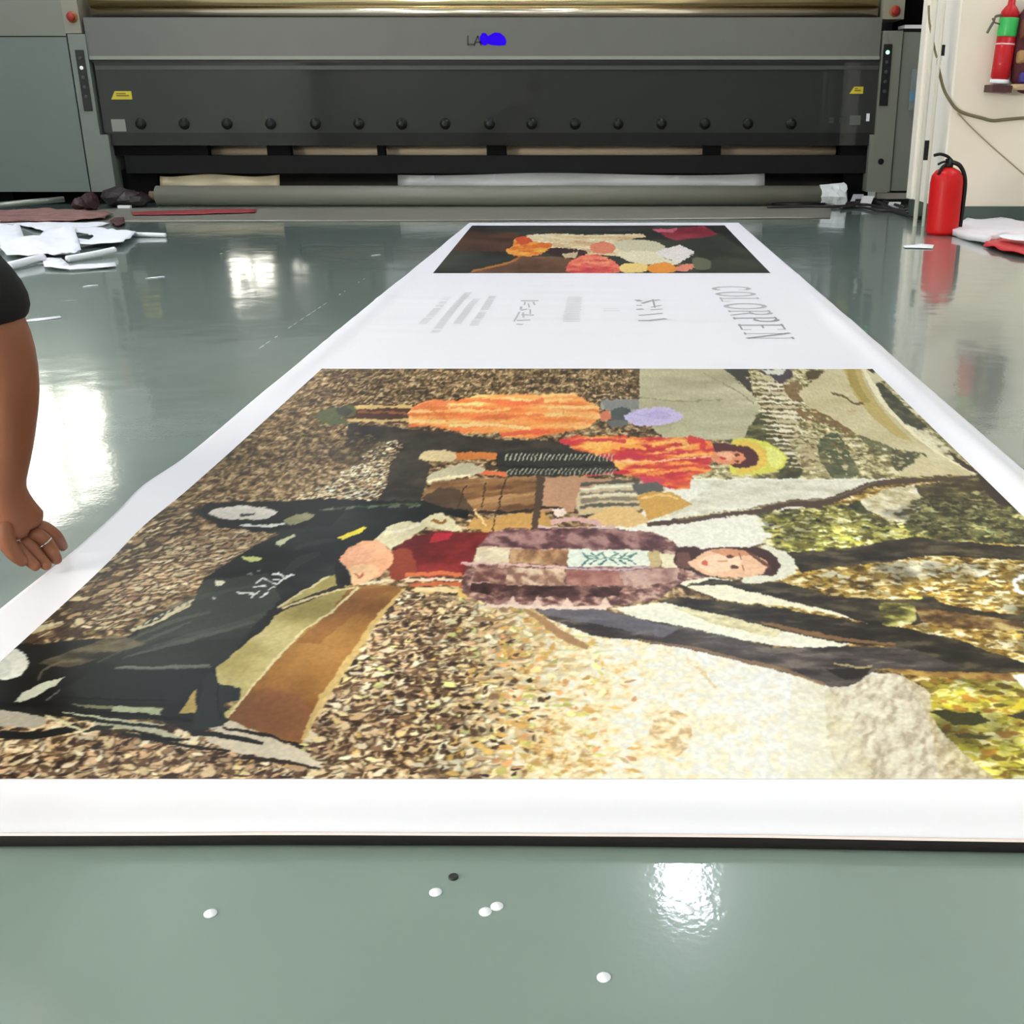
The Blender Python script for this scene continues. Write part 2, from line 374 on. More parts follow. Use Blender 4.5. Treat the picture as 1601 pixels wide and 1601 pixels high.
def paint_large(c):
    P, L, E = c.poly, c.line, c.ell
    big = [(-700, 560), (2400, 560), (2400, 1260), (-700, 1260)]
    P(big, 0, tex=tx(LEAF_DARK, 120, 80, 1, .5, 4, 1.0, 1.0))
    c.leaves([(-260, 1150), (0, 1010), (120, 920), (506, 576), (1005, 576), (1000, 650), (640, 640), (610, 790), (470, 850), (300, 960), (130, 1130)], 2600, .0095, lambda x, y, r: r.choice(((196, 166, 122), (146, 116, 80), (206, 178, 136), (112, 88, 60), (150, 134, 84), (92, 72, 50), (72, 56, 40))), 5, None, .35)
    # ground at the near left and centre, paler towards the sky, with washed-out lamp glare painted in
    lc = tx(LEAF_CON, 120, 105, 3, .6, 4, 1.3, 1.0)
    def ground(X, Y):
        n = fbm(X * 95, Y * 95, 12, 4)
        pale = mixc(np.clip((n - .5) * 1.3 + .55 + (X - .0) * 1.6, 0, 1), [(0, (196, 148, 88)), (.22, (228, 198, 144)), (.45, (240, 228, 194)), (.75, (238, 233, 218)), (1, (238, 236, 230))])
        wv = fbm(X * 9, Y * 9, 77, 3)
        t = np.clip((X + .30 + (wv - .5) * .2) / .26, 0, 1)[..., None]; t = t * t * (3 - 2 * t)
        w2 = np.clip((X - .06 + (wv - .5) * .16) / .22, 0, 1)[..., None]
        r = lc(X, Y) * (1 - t) + pale * t
        return r * (1 - w2) + (np.array([236, 234, 232]) / 255.0 * .75 + pale * .25) * w2
    P([(-700, 1300), (-700, 1130), (0, 1130), (350, 1140), (470, 1165), (560, 1010), (632, 925), (720, 935), (835, 955), (940, 1000), (1080, 1010), (1400, 1060), (2400, 1060), (2400, 1300)], ground)
    REG = [(-700, 1300), (-700, 1150), (0, 1150), (350, 1160), (470, 1170), (545, 1045), (634, 925), (720, 935), (835, 955), (925, 1005), (985, 1060), (1010, 1300)]
    def lcol(x, y, r):
        t = min(1, max(0, (x + .36) / .34 + r.gauss(0, .16)))
        A = ((236, 208, 168), (214, 180, 140), (246, 228, 198), (160, 126, 94), (236, 212, 166), (226, 186, 146)); B = ((242, 226, 182), (246, 236, 208), (234, 208, 148), (238, 216, 176), (222, 182, 108), (226, 226, 150))
        return r.choice(B if r.random() < t else A)
    c.leaves(REG, 3000, .0105, lcol, 1, None, .55, .4, (58, 42, 32), lambda x, y: min(1, max(.0, (.03 - x) / .22)))
    def ldark(x, y, r): return r.choice(((60, 42, 34), (84, 62, 48), (104, 78, 58)))
    c.leaves([(-700, 1300), (-700, 1150), (350, 1160), (470, 1170), (545, 1045), (634, 925), (700, 935), (740, 1000), (760, 1120), (660, 1300)], 1000, .0075, ldark, 2, None, 0)
    c.leaves([(620, 940), (730, 940), (800, 1000), (860, 1100), (860, 1300), (600, 1300)], 240, .007, ldark, 3, None, 0)
    c.leaves([(780, 970), (925, 1005), (1000, 1080), (1010, 1300), (760, 1300)], 420, .0085, lambda x, y, r: r.choice(((222, 176, 104), (206, 196, 116), (226, 168, 116), (210, 184, 150))), 4, None, 0, keep=lambda x, y: min(1, max(.0, (.06 - x) / .2)))
    P([(845, 1120), (905, 1140), (935, 1190), (930, 1240), (815, 1240), (830, 1170)], 0, sm=True, tex=tx(LEAF_PALE, 170, 150, 5, .4, 3, 1.2), a=.55)
    E(1048, 1150, 34, 36, tx(LEAF_PALE, 110, 110, 6, .4, 3, 1.2), a=.55)
    L([(1090, 1045), (1108, 1068), (1122, 1080)], 5, (214, 188, 140), a=.7)
    # right-hand foliage
    P([(1170, 905), (1245, 868), (1170, 830), (1180, 770), (1340, 750), (1530, 740), (2400, 740), (2400, 1300), (1575, 1300), (1470, 1225), (1450, 1110), (1400, 1050), (1300, 1000), (1100, 960)], 0, tex=tx(GOLD, 90, 120, 8, .1, 4, 1.25, .8))
    P([(1470, 1040), (2400, 1040), (2400, 1300), (1560, 1300), (1500, 1210), (1452, 1130), (1440, 1090)], 0, tex=tx([(0, (104, 84, 30)), (.4, (164, 146, 50)), (.65, (196, 184, 86)), (1, (240, 232, 190))], 50, 110, 15, .2, 4, 1.1, .8))
    G1 = ((196, 164, 84), (158, 126, 58), (226, 204, 146), (122, 96, 44), (246, 236, 204), (176, 146, 66), (96, 74, 34))
    c.leaves([(1250, 900), (1300, 892), (1380, 884), (1601, 884), (1900, 890), (1900, 975), (1601, 962), (1470, 942), (1374, 938), (1300, 932)], 900, .010, G1, 10, .0, 0, .5)
    c.leaves([(1340, 895), (1450, 878), (1560, 888), (1560, 905), (1440, 905)], 90, .010, ((246, 238, 214), (240, 228, 196)), 12, .0, 0, .4)
    c.leaves([(1400, 982), (1500, 990), (1601, 990), (1900, 1010), (1900, 1090), (1601, 1036), (1500, 1000)], 420, .010, G1, 11, .0, 0, .5)
    c.leaves([(1470, 1050), (1601, 1062), (2000, 1080), (2000, 1300), (1570, 1230), (1500, 1190), (1455, 1130), (1440, 1070)], 1300, .010, ((190, 176, 70), (158, 142, 50), (214, 206, 110), (116, 96, 36), (236, 228, 176), (170, 124, 50), (196, 190, 60)), 13, .1, 0, .5)
    c.vary([(1250, 895), (1380, 882), (1900, 884), (1900, 1260), (1500, 1260), (1450, 1100), (1370, 1040), (1400, 940)], 22, 14, 1.5, 301)
    # bare grey bush
    P([(1290, 1085), (1340, 1062), (1400, 1058), (1450, 1085), (1460, 1130), (1500, 1175), (1560, 1225), (1560, 1260), (1330, 1260), (1300, 1180)], 0, sm=True, tex=tx([(0, (176, 158, 132)), (.4, (210, 196, 172)), (.7, (224, 214, 192)), (1, (234, 226, 204))], 60, 190, 16, 1.1, 3, 1.0), a=.85)
    P([(1240, 1060), (1290, 1078), (1330, 1130), (1360, 1230), (1240, 1240)], 0, sm=True, tex=tx([(0, (214, 202, 160)), (.5, (232, 224, 196)), (1, (238, 232, 214))], 30, 60, 17), a=.5)
    P([(1455, 1118), (1480, 1112), (1500, 1118), (1530, 1116), (1547, 1132), (1520, 1137), (1490, 1137), (1470, 1124)], (62, 62, 34))
    P([(1488, 1152), (1510, 1150), (1552, 1153), (1540, 1158), (1500, 1158)], (74, 70, 40))
    P([(1570, 1122), (1601, 1116), (1700, 1116), (1700, 1130), (1601, 1130)], (66, 60, 40))
    P([(1580, 1112), (1620, 1090), (1660, 1100), (1640, 1112)], (226, 206, 60), sm=True)
    # olive grass between the trunks
    P([(1060, 915), (1110, 905), (1175, 917), (1230, 914), (1298, 936), (1374, 941), (1360, 977), (1260, 955), (1128, 942)], (240, 234, 210))
    P([(1000, 972), (956, 954), (1040, 945), (1128, 962), (1200, 982), (1330, 1010), (1300, 1018), (1206, 1012)], (240, 236, 218))
    P([(1050, 952), (1130, 958), (1230, 985), (1210, 1000), (1120, 980)], 0, tex=tx([(0, (176, 160, 104)), (1, (236, 226, 186))], 60, 60, 18), a=.7)
    # sky behind the big person's shoulder
    P([(1030, 752), (1080, 752), (1395, 752), (1330, 775), (1240, 800), (1110, 815), (1230, 800), (1200, 850), (1160, 862), (1060, 862), (1015, 836), (930, 826), (1000, 810)], (236, 232, 220))
    P([(1080, 753), (1260, 753), (1400, 754), (1330, 776), (1240, 788), (1110, 812), (1080, 800), (1040, 812), (1100, 770)], 0, tex=tx([(0, (206, 200, 178)), (.5, (226, 220, 202)), (1, (238, 234, 220))], 20, 40, 19))
    # foliage right of the sky
    P([(1180, 806), (1230, 800), (1300, 792), (1330, 790), (1400, 822), (1440, 800), (1500, 790), (1640, 800), (1700, 860), (1430, 845), (1300, 868), (1245, 872), (1190, 850), (1225, 835)], 0, tex=tx(GREEN, 80, 100, 9, .25, 4, 1.15, 1.0))
    P([(1325, 793), (1345, 788), (1370, 812), (1400, 830), (1360, 838), (1330, 810)], 0, sm=True, tex=tx(DGREEN, 60, 60, 22))
    P([(1395, 765), (1455, 762), (1460, 780), (1440, 800), (1410, 820), (1370, 806), (1345, 790), (1370, 775)], 0, sm=True, tex=tx([(0, (176, 160, 118)), (.5, (214, 204, 172)), (1, (240, 232, 212))], 60, 60, 23, .3))
    P([(1450, 762), (1530, 742), (1700, 800), (1700, 860), (1601, 855), (1500, 848), (1440, 838), (1420, 815), (1455, 795)], 0, tex=tx(DGREEN, 90, 100, 24, .3, 4, 1.1, .8))
    P([(1430, 762), (1530, 745), (1590, 800), (1500, 792), (1440, 778)], 0, tex=tx([(0, (42, 36, 26)), (.6, (72, 62, 40)), (1, (130, 118, 76))], 40, 60, 25), a=.9)
    L([(1530, 828), (1555, 836), (1590, 834)], 5, (150, 168, 120), a=.8)
    c.leaves([(1190, 812), (1240, 800), (1320, 800), (1420, 822), (1430, 842), (1355, 852), (1250, 866), (1200, 850)], 420, .010, ((170, 160, 74), (206, 198, 110), (122, 112, 52), (150, 152, 66), (236, 230, 180), (96, 90, 44)), 14, .2, 0, .5)
    c.leaves([(1400, 800), (1450, 778), (1540, 770), (1640, 800), (1750, 862), (1500, 845), (1430, 838)], 620, .010, ((92, 92, 56), (66, 66, 42), (128, 124, 76), (52, 50, 34), (166, 160, 108), (104, 96, 60)), 15, .3, 0, .45)
    c.vary([(1180, 806), (1400, 800), (1530, 745), (1900, 760), (1900, 870), (1240, 872)], 22, 14, 1.5, 302)
    # ---- top right: tent, wood pile, awning
    P([(1000, 578), (1135, 578), (1180, 620), (1190, 640), (1165, 690), (1040, 690), (1000, 650), (1000, 600)], 0, tex=tx([(0, (168, 160, 128)), (.5, (190, 182, 150)), (1, (208, 200, 168))], 6, 10, 30))
    P([(1000, 628), (1120, 626), (1185, 640), (1165, 690), (1040, 690), (1060, 650)], 0, tex=tx([(0, (182, 176, 144)), (1, (208, 202, 172))], 6, 10, 31), a=.9)
    L([(1000, 624), (1070, 629), (1130, 627)], 1.6, (150, 144, 112)); L([(1100, 585), (1150, 612), (1180, 634)], 1.6, (158, 150, 116))
    P([(940, 626), (1000, 626), (1000, 640), (1040, 640), (1000, 660), (940, 640)], (170, 166, 156))
    # everything right of the tent down to the white edge
    P([(1131, 578), (1375, 578), (1530, 745), (1395, 751), (1080, 751), (1040, 745), (1060, 700), (1165, 688), (1190, 640), (1178, 620)], 0, tex=tx([(0, (84, 76, 44)), (.35, (140, 128, 84)), (.6, (188, 176, 128)), (.8, (216, 204, 160)), (1, (238, 228, 196))], 90, 80, 32, .5, 4, 1.1, 1.0))
    P([(1131, 578), (1170, 578), (1178, 620), (1160, 600)], (70, 64, 56))
    P([(1192, 644), (1215, 660), (1225, 690), (1262, 722), (1250, 750), (1215, 750), (1220, 720), (1165, 692)], 0, sm=True, tex=tx([(0, (56, 54, 34)), (.6, (92, 90, 56)), (1, (130, 126, 84))], 30, 40, 33))
    for k in range(20):   # split logs of the pile
        y = 592 + k * 7.4; x0 = 1170 + k * 2.3 + 10 * (hash2(np.array([k]), np.array([3]), 5)[0] - .5); w = 74 + 26 * hash2(np.array([k]), np.array([1]), 2)[0]
        if k > 13: x0 += (k - 13) * 3
        L([(x0, y), (x0 + w * .5, y + 3), (x0 + w, y + 2 + k * .2)], [1.5, 4.6, 2.0], (232, 222, 196) if k % 3 else (206, 190, 156))
        L([(x0 + 4, y + 4), (x0 + w * .6, y + 6.5)], 1.6, (104, 86, 62), a=.8)
    P([(1182, 582), (1200, 578), (1240, 580), (1236, 594), (1220, 602), (1205, 590)], (84, 72, 78)); P([(1262, 582), (1290, 582), (1296, 600), (1276, 608), (1262, 594)], (88, 76, 48), sm=True)
    P([(1192, 580), (1230, 578), (1224, 586), (1200, 588)], (224, 220, 208))
    P([(1150, 690), (1210, 700), (1290, 745), (1230, 751), (1100, 751)], (150, 138, 96), a=.0)
    P([(1232, 690), (1275, 690), (1300, 748), (1262, 750), (1245, 720)], (176, 160, 118), a=.7)
    for q in ([(1246, 640), (1290, 646), (1335, 672), (1330, 684), (1300, 668), (1255, 656)], [(1225, 606), (1250, 600), (1256, 622), (1240, 628)]):
        P(q, (128, 98, 60), sm=True, a=.85)
    P([(1284, 688), (1310, 680), (1325, 706), (1342, 740), (1330, 750), (1300, 748), (1280, 716)], 0, sm=True, tex=tx([(0, (78, 82, 58)), (1, (128, 130, 94))], 40, 50, 35))
    P([(1342, 682), (1380, 690), (1400, 702), (1385, 712), (1360, 700)], (112, 110, 76), sm=True)
    P([(1395, 706), (1420, 700), (1447, 712), (1440, 722), (1418, 730), (1410, 742), (1396, 730)], (74, 76, 52), sm=True)
    P([(1440, 712), (1500, 745), (1395, 748), (1410, 738), (1425, 728)], (214, 200, 160))
    c.leaves([(1240, 590), (1290, 600), (1330, 670), (1440, 712), (1400, 745), (1260, 748), (1235, 690), (1260, 640)], 420, .008, ((206, 194, 150), (150, 138, 92), (110, 104, 68), (226, 216, 180), (128, 104, 66)), 16, .4, 0, .5)
    # awning sheet
    P([(1295, 578), (1352, 578), (1362, 600), (1378, 625), (1404, 654), (1430, 678), (1460, 704), (1495, 728), (1530, 745), (1510, 748), (1470, 738), (1446, 712), (1395, 702), (1335, 678), (1300, 655), (1262, 636), (1246, 616), (1268, 600)], 0, tex=tx([(0, (198, 184, 142)), (1, (220, 208, 172))], 10, 8, 40))
    P([(1318, 578), (1345, 578), (1352, 600), (1372, 632), (1400, 666), (1430, 694), (1400, 684), (1366, 656), (1336, 620)], (188, 164, 92), sm=False, a=.75)
    P([(1322, 578), (1336, 578), (1345, 606), (1362, 632), (1350, 632), (1330, 604)], (160, 138, 66), a=.6)
    L([(1352, 578), (1364, 604), (1382, 632), (1410, 662), (1440, 690), (1480, 718), (1526, 744)], [8, 9, 8, 6, 4, 3], (240, 228, 196))
    L([(1300, 616), (1320, 622), (1335, 632), (1350, 632)], 2.5, (112, 92, 56)); L([(1325, 645), (1340, 645)], 4, (196, 156, 116), a=.7)
    P([(1368, 601), (1378, 600), (1452, 672), (1436, 674), (1412, 662), (1386, 634)], 0, tex=tx([(0, (44, 46, 34)), (.6, (64, 66, 48)), (1, (120, 116, 84))], 60, 40, 42))
    P([(1352, 578), (1372, 578), (1384, 598), (1366, 600)], (214, 204, 164)); P([(1354, 578), (1368, 578), (1366, 586)], (70, 66, 50))
    P([(1415, 662), (1436, 674), (1452, 672), (1500, 722), (1487, 722), (1446, 694)], 0, tex=tx([(0, (96, 84, 54)), (.4, (206, 196, 158)), (1, (244, 238, 214))], 60, 50, 43))
    P([(1480, 704), (1500, 720), (1545, 752), (1530, 745), (1500, 730)], (62, 46, 40)); P([(1530, 745), (1560, 765), (1600, 802), (1560, 790), (1535, 765)], (52, 42, 38))
    L([(1080, 752), (1240, 752), (1395, 752)], 2.2, (244, 240, 226))
    # thin leaning trunk
    L([(1012, 823), (1060, 818), (1100, 812), (1150, 805), (1205, 798), (1240, 789), (1280, 791), (1320, 777), (1375, 758), (1450, 753), (1525, 748)], [6, 9, 9, 9, 10, 11, 12, 11, 9, 7, 5], (82, 64, 52))
    L([(1060, 815), (1150, 802), (1240, 786), (1300, 782), (1370, 757)], 2.4, (128, 108, 84), a=.8)
    L([(1022, 812), (1100, 808), (1190, 797)], 1.8, (228, 214, 180))
    # trunks
    BK = tx([(0, (34, 29, 24)), (.6, (58, 51, 42)), (1, (96, 86, 66))], 26, 70, 50)
    P([(1230, 866), (1300, 864), (1355, 855), (1385, 848), (1430, 843), (1500, 850), (1601, 858), (1800, 868), (1800, 890), (1601, 880), (1500, 874), (1450, 872), (1380, 882), (1300, 890), (1250, 898), (1240, 880)], BK)
    P([(1069, 919), (1112, 908), (1175, 915), (1222, 912), (1269, 925), (1300, 936), (1374, 940), (1436, 940), (1444, 934), (1461, 937), (1470, 946), (1537, 960), (1601, 966), (1800, 976), (1800, 986), (1601, 975), (1551, 969), (1467, 969), (1433, 980), (1380, 983), (1360, 979), (1298, 958), (1200, 934), (1128, 917)], BK)
    P([(1376, 946), (1425, 948), (1432, 968), (1420, 980), (1384, 982), (1380, 962)], 0, sm=True, tex=tx(GREEN, 40, 60, 51))
    P([(1430, 952), (1600, 975), (1601, 990), (1500, 985), (1440, 975)], 0, tex=tx([(0, (74, 50, 30)), (.5, (150, 116, 70)), (1, (214, 196, 140))], 40, 60, 52), a=.9)
    P([(1028, 942), (1069, 937), (1128, 944), (1190, 950), (1300, 968), (1357, 978), (1411, 984), (1453, 995), (1495, 1002), (1537, 1019), (1601, 1040), (1800, 1100), (1800, 1120), (1601, 1056), (1481, 1053), (1425, 1047), (1397, 1013), (1326, 1010), (1256, 997), (1190, 981), (1112, 961), (1060, 950)], BK)
    L([(1190, 976), (1260, 992), (1330, 1004), (1400, 1010)], [3, 8, 6, 3], (156, 116, 78), a=.75)
    P([(834, 957), (937, 955), (1000, 971), (1066, 983), (1159, 1003), (1206, 1016), (1300, 1015), (1397, 1015), (1430, 1020), (1500, 1045), (1481, 1054), (1369, 1048), (1357, 1059), (1326, 1077), (1298, 1078), (1270, 1066), (1200, 1048), (1144, 1034), (1066, 1017), (988, 1004), (925, 996), (872, 976)], tx([(0, (56, 50, 50)), (.6, (84, 76, 74)), (1, (120, 110, 104))], 22, 70, 53))
    P([(834, 957), (937, 955), (1000, 971), (1060, 988), (1040, 1000), (960, 985), (880, 970)], (122, 118, 132), a=.65)
    L([(990, 1003), (1066, 1014), (1144, 1031), (1230, 1052), (1290, 1074)], [2, 5, 6, 5], (150, 118, 88), a=.8)
    P([(1290, 1050), (1360, 1046), (1355, 1060), (1320, 1066)], (44, 38, 36)); L([(1302, 1040), (1340, 1046), (1365, 1044)], 3, (176, 158, 112))
    P([(1369, 1048), (1481, 1054), (1601, 1056), (1601, 1070), (1480, 1064), (1400, 1056)], 0, tex=tx([(0, (120, 82, 40)), (1, (214, 180, 100))], 50, 60, 54))
    L([(818, 956), (850, 976), (885, 1000), (920, 1016)], [4, 12, 14, 7], (172, 134, 98))
    # ---- white marks of the letters cut by the frame's edge
    t = np.linspace(.6, 5.7, 18); L([(1603 + 17 * math.cos(a), 918 + 13 * math.sin(a)) for a in t], 7, (250, 250, 252))
    P([(1580, 1058), (1640, 1058), (1660, 1100), (1608, 1088)], (248, 248, 250)); P([(1440, 1166), (1440, 1166), (1440, 1166)], (0, 0, 0))
    # ---- left: bright leaf patches and the dark shade
    P([(300, 780), (330, 740), (470, 690), (560, 700), (606, 690), (612, 720), (600, 770), (500, 782), (380, 790)], 0, tex=tx(LEAF_DARK, 190, 110, 60, .5, 3, 1.2, 1.0), a=.75)
    P([(430, 790), (520, 760), (590, 700), (612, 714), (606, 762), (590, 786), (500, 790)], 0, tex=tx([(0, (70, 54, 38)), (.45, (176, 146, 100)), (.7, (232, 212, 168)), (1, (250, 240, 214))], 190, 110, 61, .5, 3, 1.6, 1.0))
    P([(250, 850), (345, 826), (420, 830), (450, 850), (400, 880), (330, 930), (250, 940), (180, 985), (130, 960)], 0, tex=tx(LEAF_MID, 170, 150, 62, .6, 3, 1.1, 1.0), a=.75)
    P([(-200, 1130), (40, 1000), (120, 925), (210, 845), (260, 800), (290, 800), (240, 850), (150, 930), (120, 1000), (60, 1060)], 0, tex=tx([(0, (46, 36, 28)), (.45, (84, 66, 48)), (.7, (150, 122, 88)), (1, (220, 200, 160))], 70, 170, 63, 1.0, 3, 1.2), a=.85)
    P([(545, 664), (640, 672), (712, 680), (787, 690), (872, 691), (905, 708), (780, 714), (662, 708), (672, 730), (665, 760), (655, 800), (600, 800), (590, 784), (606, 760), (610, 720), (600, 698), (540, 700)], 0, tex=tx([(0, (46, 40, 36)), (1, (78, 68, 58))], 30, 30, 65))
    P([(520, 700), (600, 692), (606, 716), (560, 730), (520, 722)], 0, sm=True, tex=tx([(0, (50, 42, 34)), (.7, (86, 70, 50)), (1, (170, 150, 110))], 80, 50, 66), a=.8)
    BR = ((244, 228, 192), (226, 200, 158), (206, 172, 130), (250, 240, 216))
    c.leaves([(440, 785), (520, 755), (590, 700), (610, 690), (630, 700), (606, 750), (590, 782)], 260, .009, BR, 6, .3, .8)
    c.leaves([(250, 855), (345, 828), (430, 838), (440, 850), (400, 872), (300, 915), (200, 985), (110, 990), (150, 930)], 620, .0095, ((226, 196, 156), (196, 162, 124), (240, 220, 186), (160, 124, 96), (210, 190, 150)), 7, .7, .7)
    c.leaves([(40, 1010), (120, 925), (210, 845), (300, 790), (320, 800), (240, 870), (150, 950), (110, 1005)], 260, .013, ((196, 170, 128), (150, 122, 90), (96, 74, 54), (70, 54, 42), (222, 202, 160)), 8, 1.0, .6)
    c.leaves([(545, 670), (600, 690), (612, 720), (560, 735), (520, 715)], 60, .008, ((120, 100, 70), (150, 130, 96), (84, 70, 50)), 9, .3, .4)
    # ---- first person, orange dress
    P([(545, 634), (644, 634), (644, 664), (545, 664)], (84, 52, 36))
    L([(548, 639), (600, 638), (644, 637)], 6, (216, 184, 120)); L([(545, 660), (600, 659), (642, 659)], 5, (208, 180, 122)); L([(560, 646), (640, 648)], 3, (150, 92, 64))
    P([(497, 648), (520, 640), (552, 636), (556, 650), (530, 656), (550, 662), (520, 666), (496, 660)], (92, 98, 66), sm=True); E(538, 645, 14, 7, (70, 68, 60))
    P([(637, 647), (650, 634), (672, 626), (712, 628), (750, 618), (820, 618), (900, 617), (919, 628), (938, 638), (938, 655), (919, 671), (870, 680), (831, 688), (787, 686), (781, 679), (740, 680), (712, 676), (672, 669), (640, 668)], tx([(0, (232, 122, 66)), (.45, (244, 158, 88)), (.75, (248, 184, 112)), (1, (252, 206, 140))], 9, 34, 70, 0, 3, 1.1), sm=False)
    for q, w, cc in (([(672, 640), (690, 650), (700, 662)], 3, (228, 120, 50)), ([(740, 656), (800, 652), (850, 650)], 4, (232, 118, 70)), ([(750, 627), (820, 632), (850, 626)], 6, (234, 112, 70)), ([(784, 682), (820, 678), (860, 676)], 6, (226, 96, 66)), ([(700, 668), (770, 666), (830, 672)], 5, (252, 212, 150)), ([(880, 640), (884, 652), (898, 662)], 2, (226, 140, 60)), ([(700, 640), (760, 644), (800, 640)], 4, (250, 200, 130)), ([(645, 640), (668, 634), (700, 632)], 5, (238, 130, 86))):
        L(q, w, cc, a=.85)
    P([(940, 626), (1000, 628), (1000, 642), (960, 646), (945, 640)], (142, 142, 138)); E(972, 650, 18, 12, (84, 90, 86), .1); E(965, 664, 17, 6, (110, 112, 108))
    E(947, 652, 9, 8, (216, 128, 98))
    P([(976, 652), (1000, 642), (1030, 638), (1056, 644), (1068, 654), (1050, 664), (1020, 668), (990, 666)], (204, 190, 226), sm=True); P([(1000, 650), (1030, 644), (1050, 652), (1025, 658)], (186, 166, 216), sm=True, a=.6)
    # ---- second person, lying picture of a girl in a yellow hat
    P([(1144, 693), (1169, 688), (1195, 692), (1219, 706), (1231, 719), (1219, 736), (1187, 745), (1153, 745), (1140, 735)], (218, 212, 92), sm=True)
    P([(1150, 695), (1180, 694), (1200, 712), (1198, 730), (1170, 742), (1150, 740), (1186, 722)], (234, 190, 90), sm=True, a=.8)
    P([(1200, 700), (1228, 718), (1210, 735), (1200, 720)], (236, 236, 150), sm=True, a=.7)
    P([(1112, 696), (1144, 697), (1175, 704), (1186, 719), (1178, 731), (1150, 733), (1120, 712)], (88, 44, 44), sm=True)
    P([(872, 691), (903, 683), (960, 684), (1019, 685), (1075, 687), (1112, 692), (1118, 708), (1109, 730), (1115, 738), (1081, 747), (1078, 767), (1055, 768), (1030, 762), (1000, 748), (956, 742), (894, 752), (934, 740), (956, 729), (934, 714), (900, 704)], tx([(0, (196, 52, 66)), (.4, (222, 92, 62)), (.65, (240, 142, 74)), (1, (250, 190, 100))], 18, 40, 71, .2, 3, 1.3))
    for q, w, cc in (([(930, 712), (970, 700), (1010, 704)], 6, (246, 180, 84)), ([(880, 694), (930, 690), (980, 692)], 5, (210, 60, 80)), ([(1020, 698), (1060, 692), (1076, 700), (1040, 704)], 5, (248, 196, 110)), ([(1076, 688), (1100, 694), (1096, 706)], 9, (212, 56, 62)), ([(960, 722), (1020, 724), (1110, 716)], 3, (250, 206, 160)), ([(1000, 752), (1040, 754)], 9, (206, 70, 92)), ([(950, 716), (1000, 716), (1080, 708)], 4, (206, 50, 84)), ([(1010, 745), (1060, 738), (1100, 736)], 5, (244, 160, 80))):
        L(q, w, cc, a=.85)
    P([(1112, 713), (1131, 708), (1156, 709), (1166, 718), (1157, 727), (1125, 728), (1112, 720)], (228, 148, 108), sm=True)
    P([(1120, 712), (1140, 710), (1150, 716), (1135, 722)], (246, 196, 160), sm=True, a=.8); E(1152, 713, 3, 2, (90, 40, 34)); E(1152, 723, 3, 2, (90, 40, 34)); E(1130, 719, 4, 2, (196, 60, 50))
    # skirt and legs
    P([(775, 712), (800, 706), (850, 704), (900, 706), (930, 712), (956, 723), (969, 738), (935, 744), (894, 747), (800, 748), (780, 740), (775, 726)], (50, 48, 42), sm=False)
    for k in range(26):
        x = 790 + k * 6.6
        L([(x, 723), (x + 2, 717), (x + 6, 712)], 2, (206, 206, 184), a=.85); L([(x + 2, 745), (x + 5, 739), (x + 9, 735)], 1.8, (196, 196, 176), a=.8)
    L([(775, 730), (860, 733), (960, 727)], 2.5, (26, 26, 26))
    L([(709, 716), (745, 715), (776, 716)], 12, (218, 132, 66)); L([(712, 741), (760, 741), (792, 744)], 7, (220, 116, 74))
    P([(656, 716), (664, 708), (690, 706), (712, 712), (711, 722), (690, 724), (660, 722)], (232, 208, 160), sm=True)
    P([(668, 752), (680, 740), (712, 730), (740, 728), (760, 738), (740, 745), (712, 750), (676, 760)], (200, 190, 160), sm=True); L([(668, 756), (700, 750), (735, 746)], 4, (240, 224, 186))
    # planks and post
    P([(676, 758), (712, 752), (800, 749), (850, 748), (900, 748), (905, 775), (897, 800), (831, 802), (744, 801), (681, 798), (658, 782)], 0, tex=tx([(0, (104, 70, 46)), (.5, (142, 104, 68)), (1, (176, 136, 94))], 8, 30, 72, .3, 3, 1.2))
    P([(660, 780), (690, 765), (720, 770), (740, 801), (681, 799)], (70, 56, 44), a=.8)
    for q in ([(728, 762), (722, 780), (716, 798)], [(760, 756), (752, 798)], [(792, 750), (784, 775), (780, 800)]): L(q, 2.2, (66, 46, 34))
    P([(850, 749), (900, 748), (960, 752), (935, 765), (905, 775), (897, 803), (846, 803)], (190, 146, 116)); P([(905, 770), (935, 760), (1000, 754), (1040, 768), (1000, 800), (905, 808), (900, 790)], (206, 186, 152))
    L([(680, 800), (744, 803), (800, 804), (850, 797), (880, 797)], 4, (50, 40, 36))
    P([(741, 812), (770, 815), (800, 806), (850, 803), (872, 835), (838, 832), (775, 838), (730, 828)], (194, 150, 88)); L([(742, 800), (760, 825)], 3, (232, 200, 150)); L([(775, 806), (770, 838)], 2, (84, 60, 40))
    L([(845, 748), (842, 790), (832, 838)], [13, 12, 8], (84, 66, 54)); P([(862, 800), (880, 796), (886, 806), (870, 812)], (240, 216, 204))
    # utensils and bags
    for y, cc, w in ((757, (92, 86, 78), 5), (765, (232, 228, 206), 4), (772, (128, 120, 100), 3), (776, (226, 218, 192), 4), (783, (138, 128, 108), 6), (792, (96, 90, 78), 5), (799, (214, 186, 140), 5)):
        L([(908, y + 3), (950, y), (1000, y - 1)], w, cc)
    P([(990, 760), (1030, 758), (1034, 772), (1000, 776)], (96, 96, 92), sm=True)
    P([(994, 778), (1020, 772), (1050, 772), (1082, 790), (1050, 806), (1014, 816), (1005, 800)], (206, 160, 84)); L([(1000, 782), (1035, 776), (1060, 782)], 3, (232, 196, 130))
    P([(920, 812), (950, 798), (985, 798), (1015, 818), (980, 826), (930, 822)], (224, 188, 130), sm=True); L([(860, 820), (900, 815), (940, 822)], 8, (214, 172, 166)); L([(840, 828), (900, 832), (960, 828)], 8, (206, 178, 176))
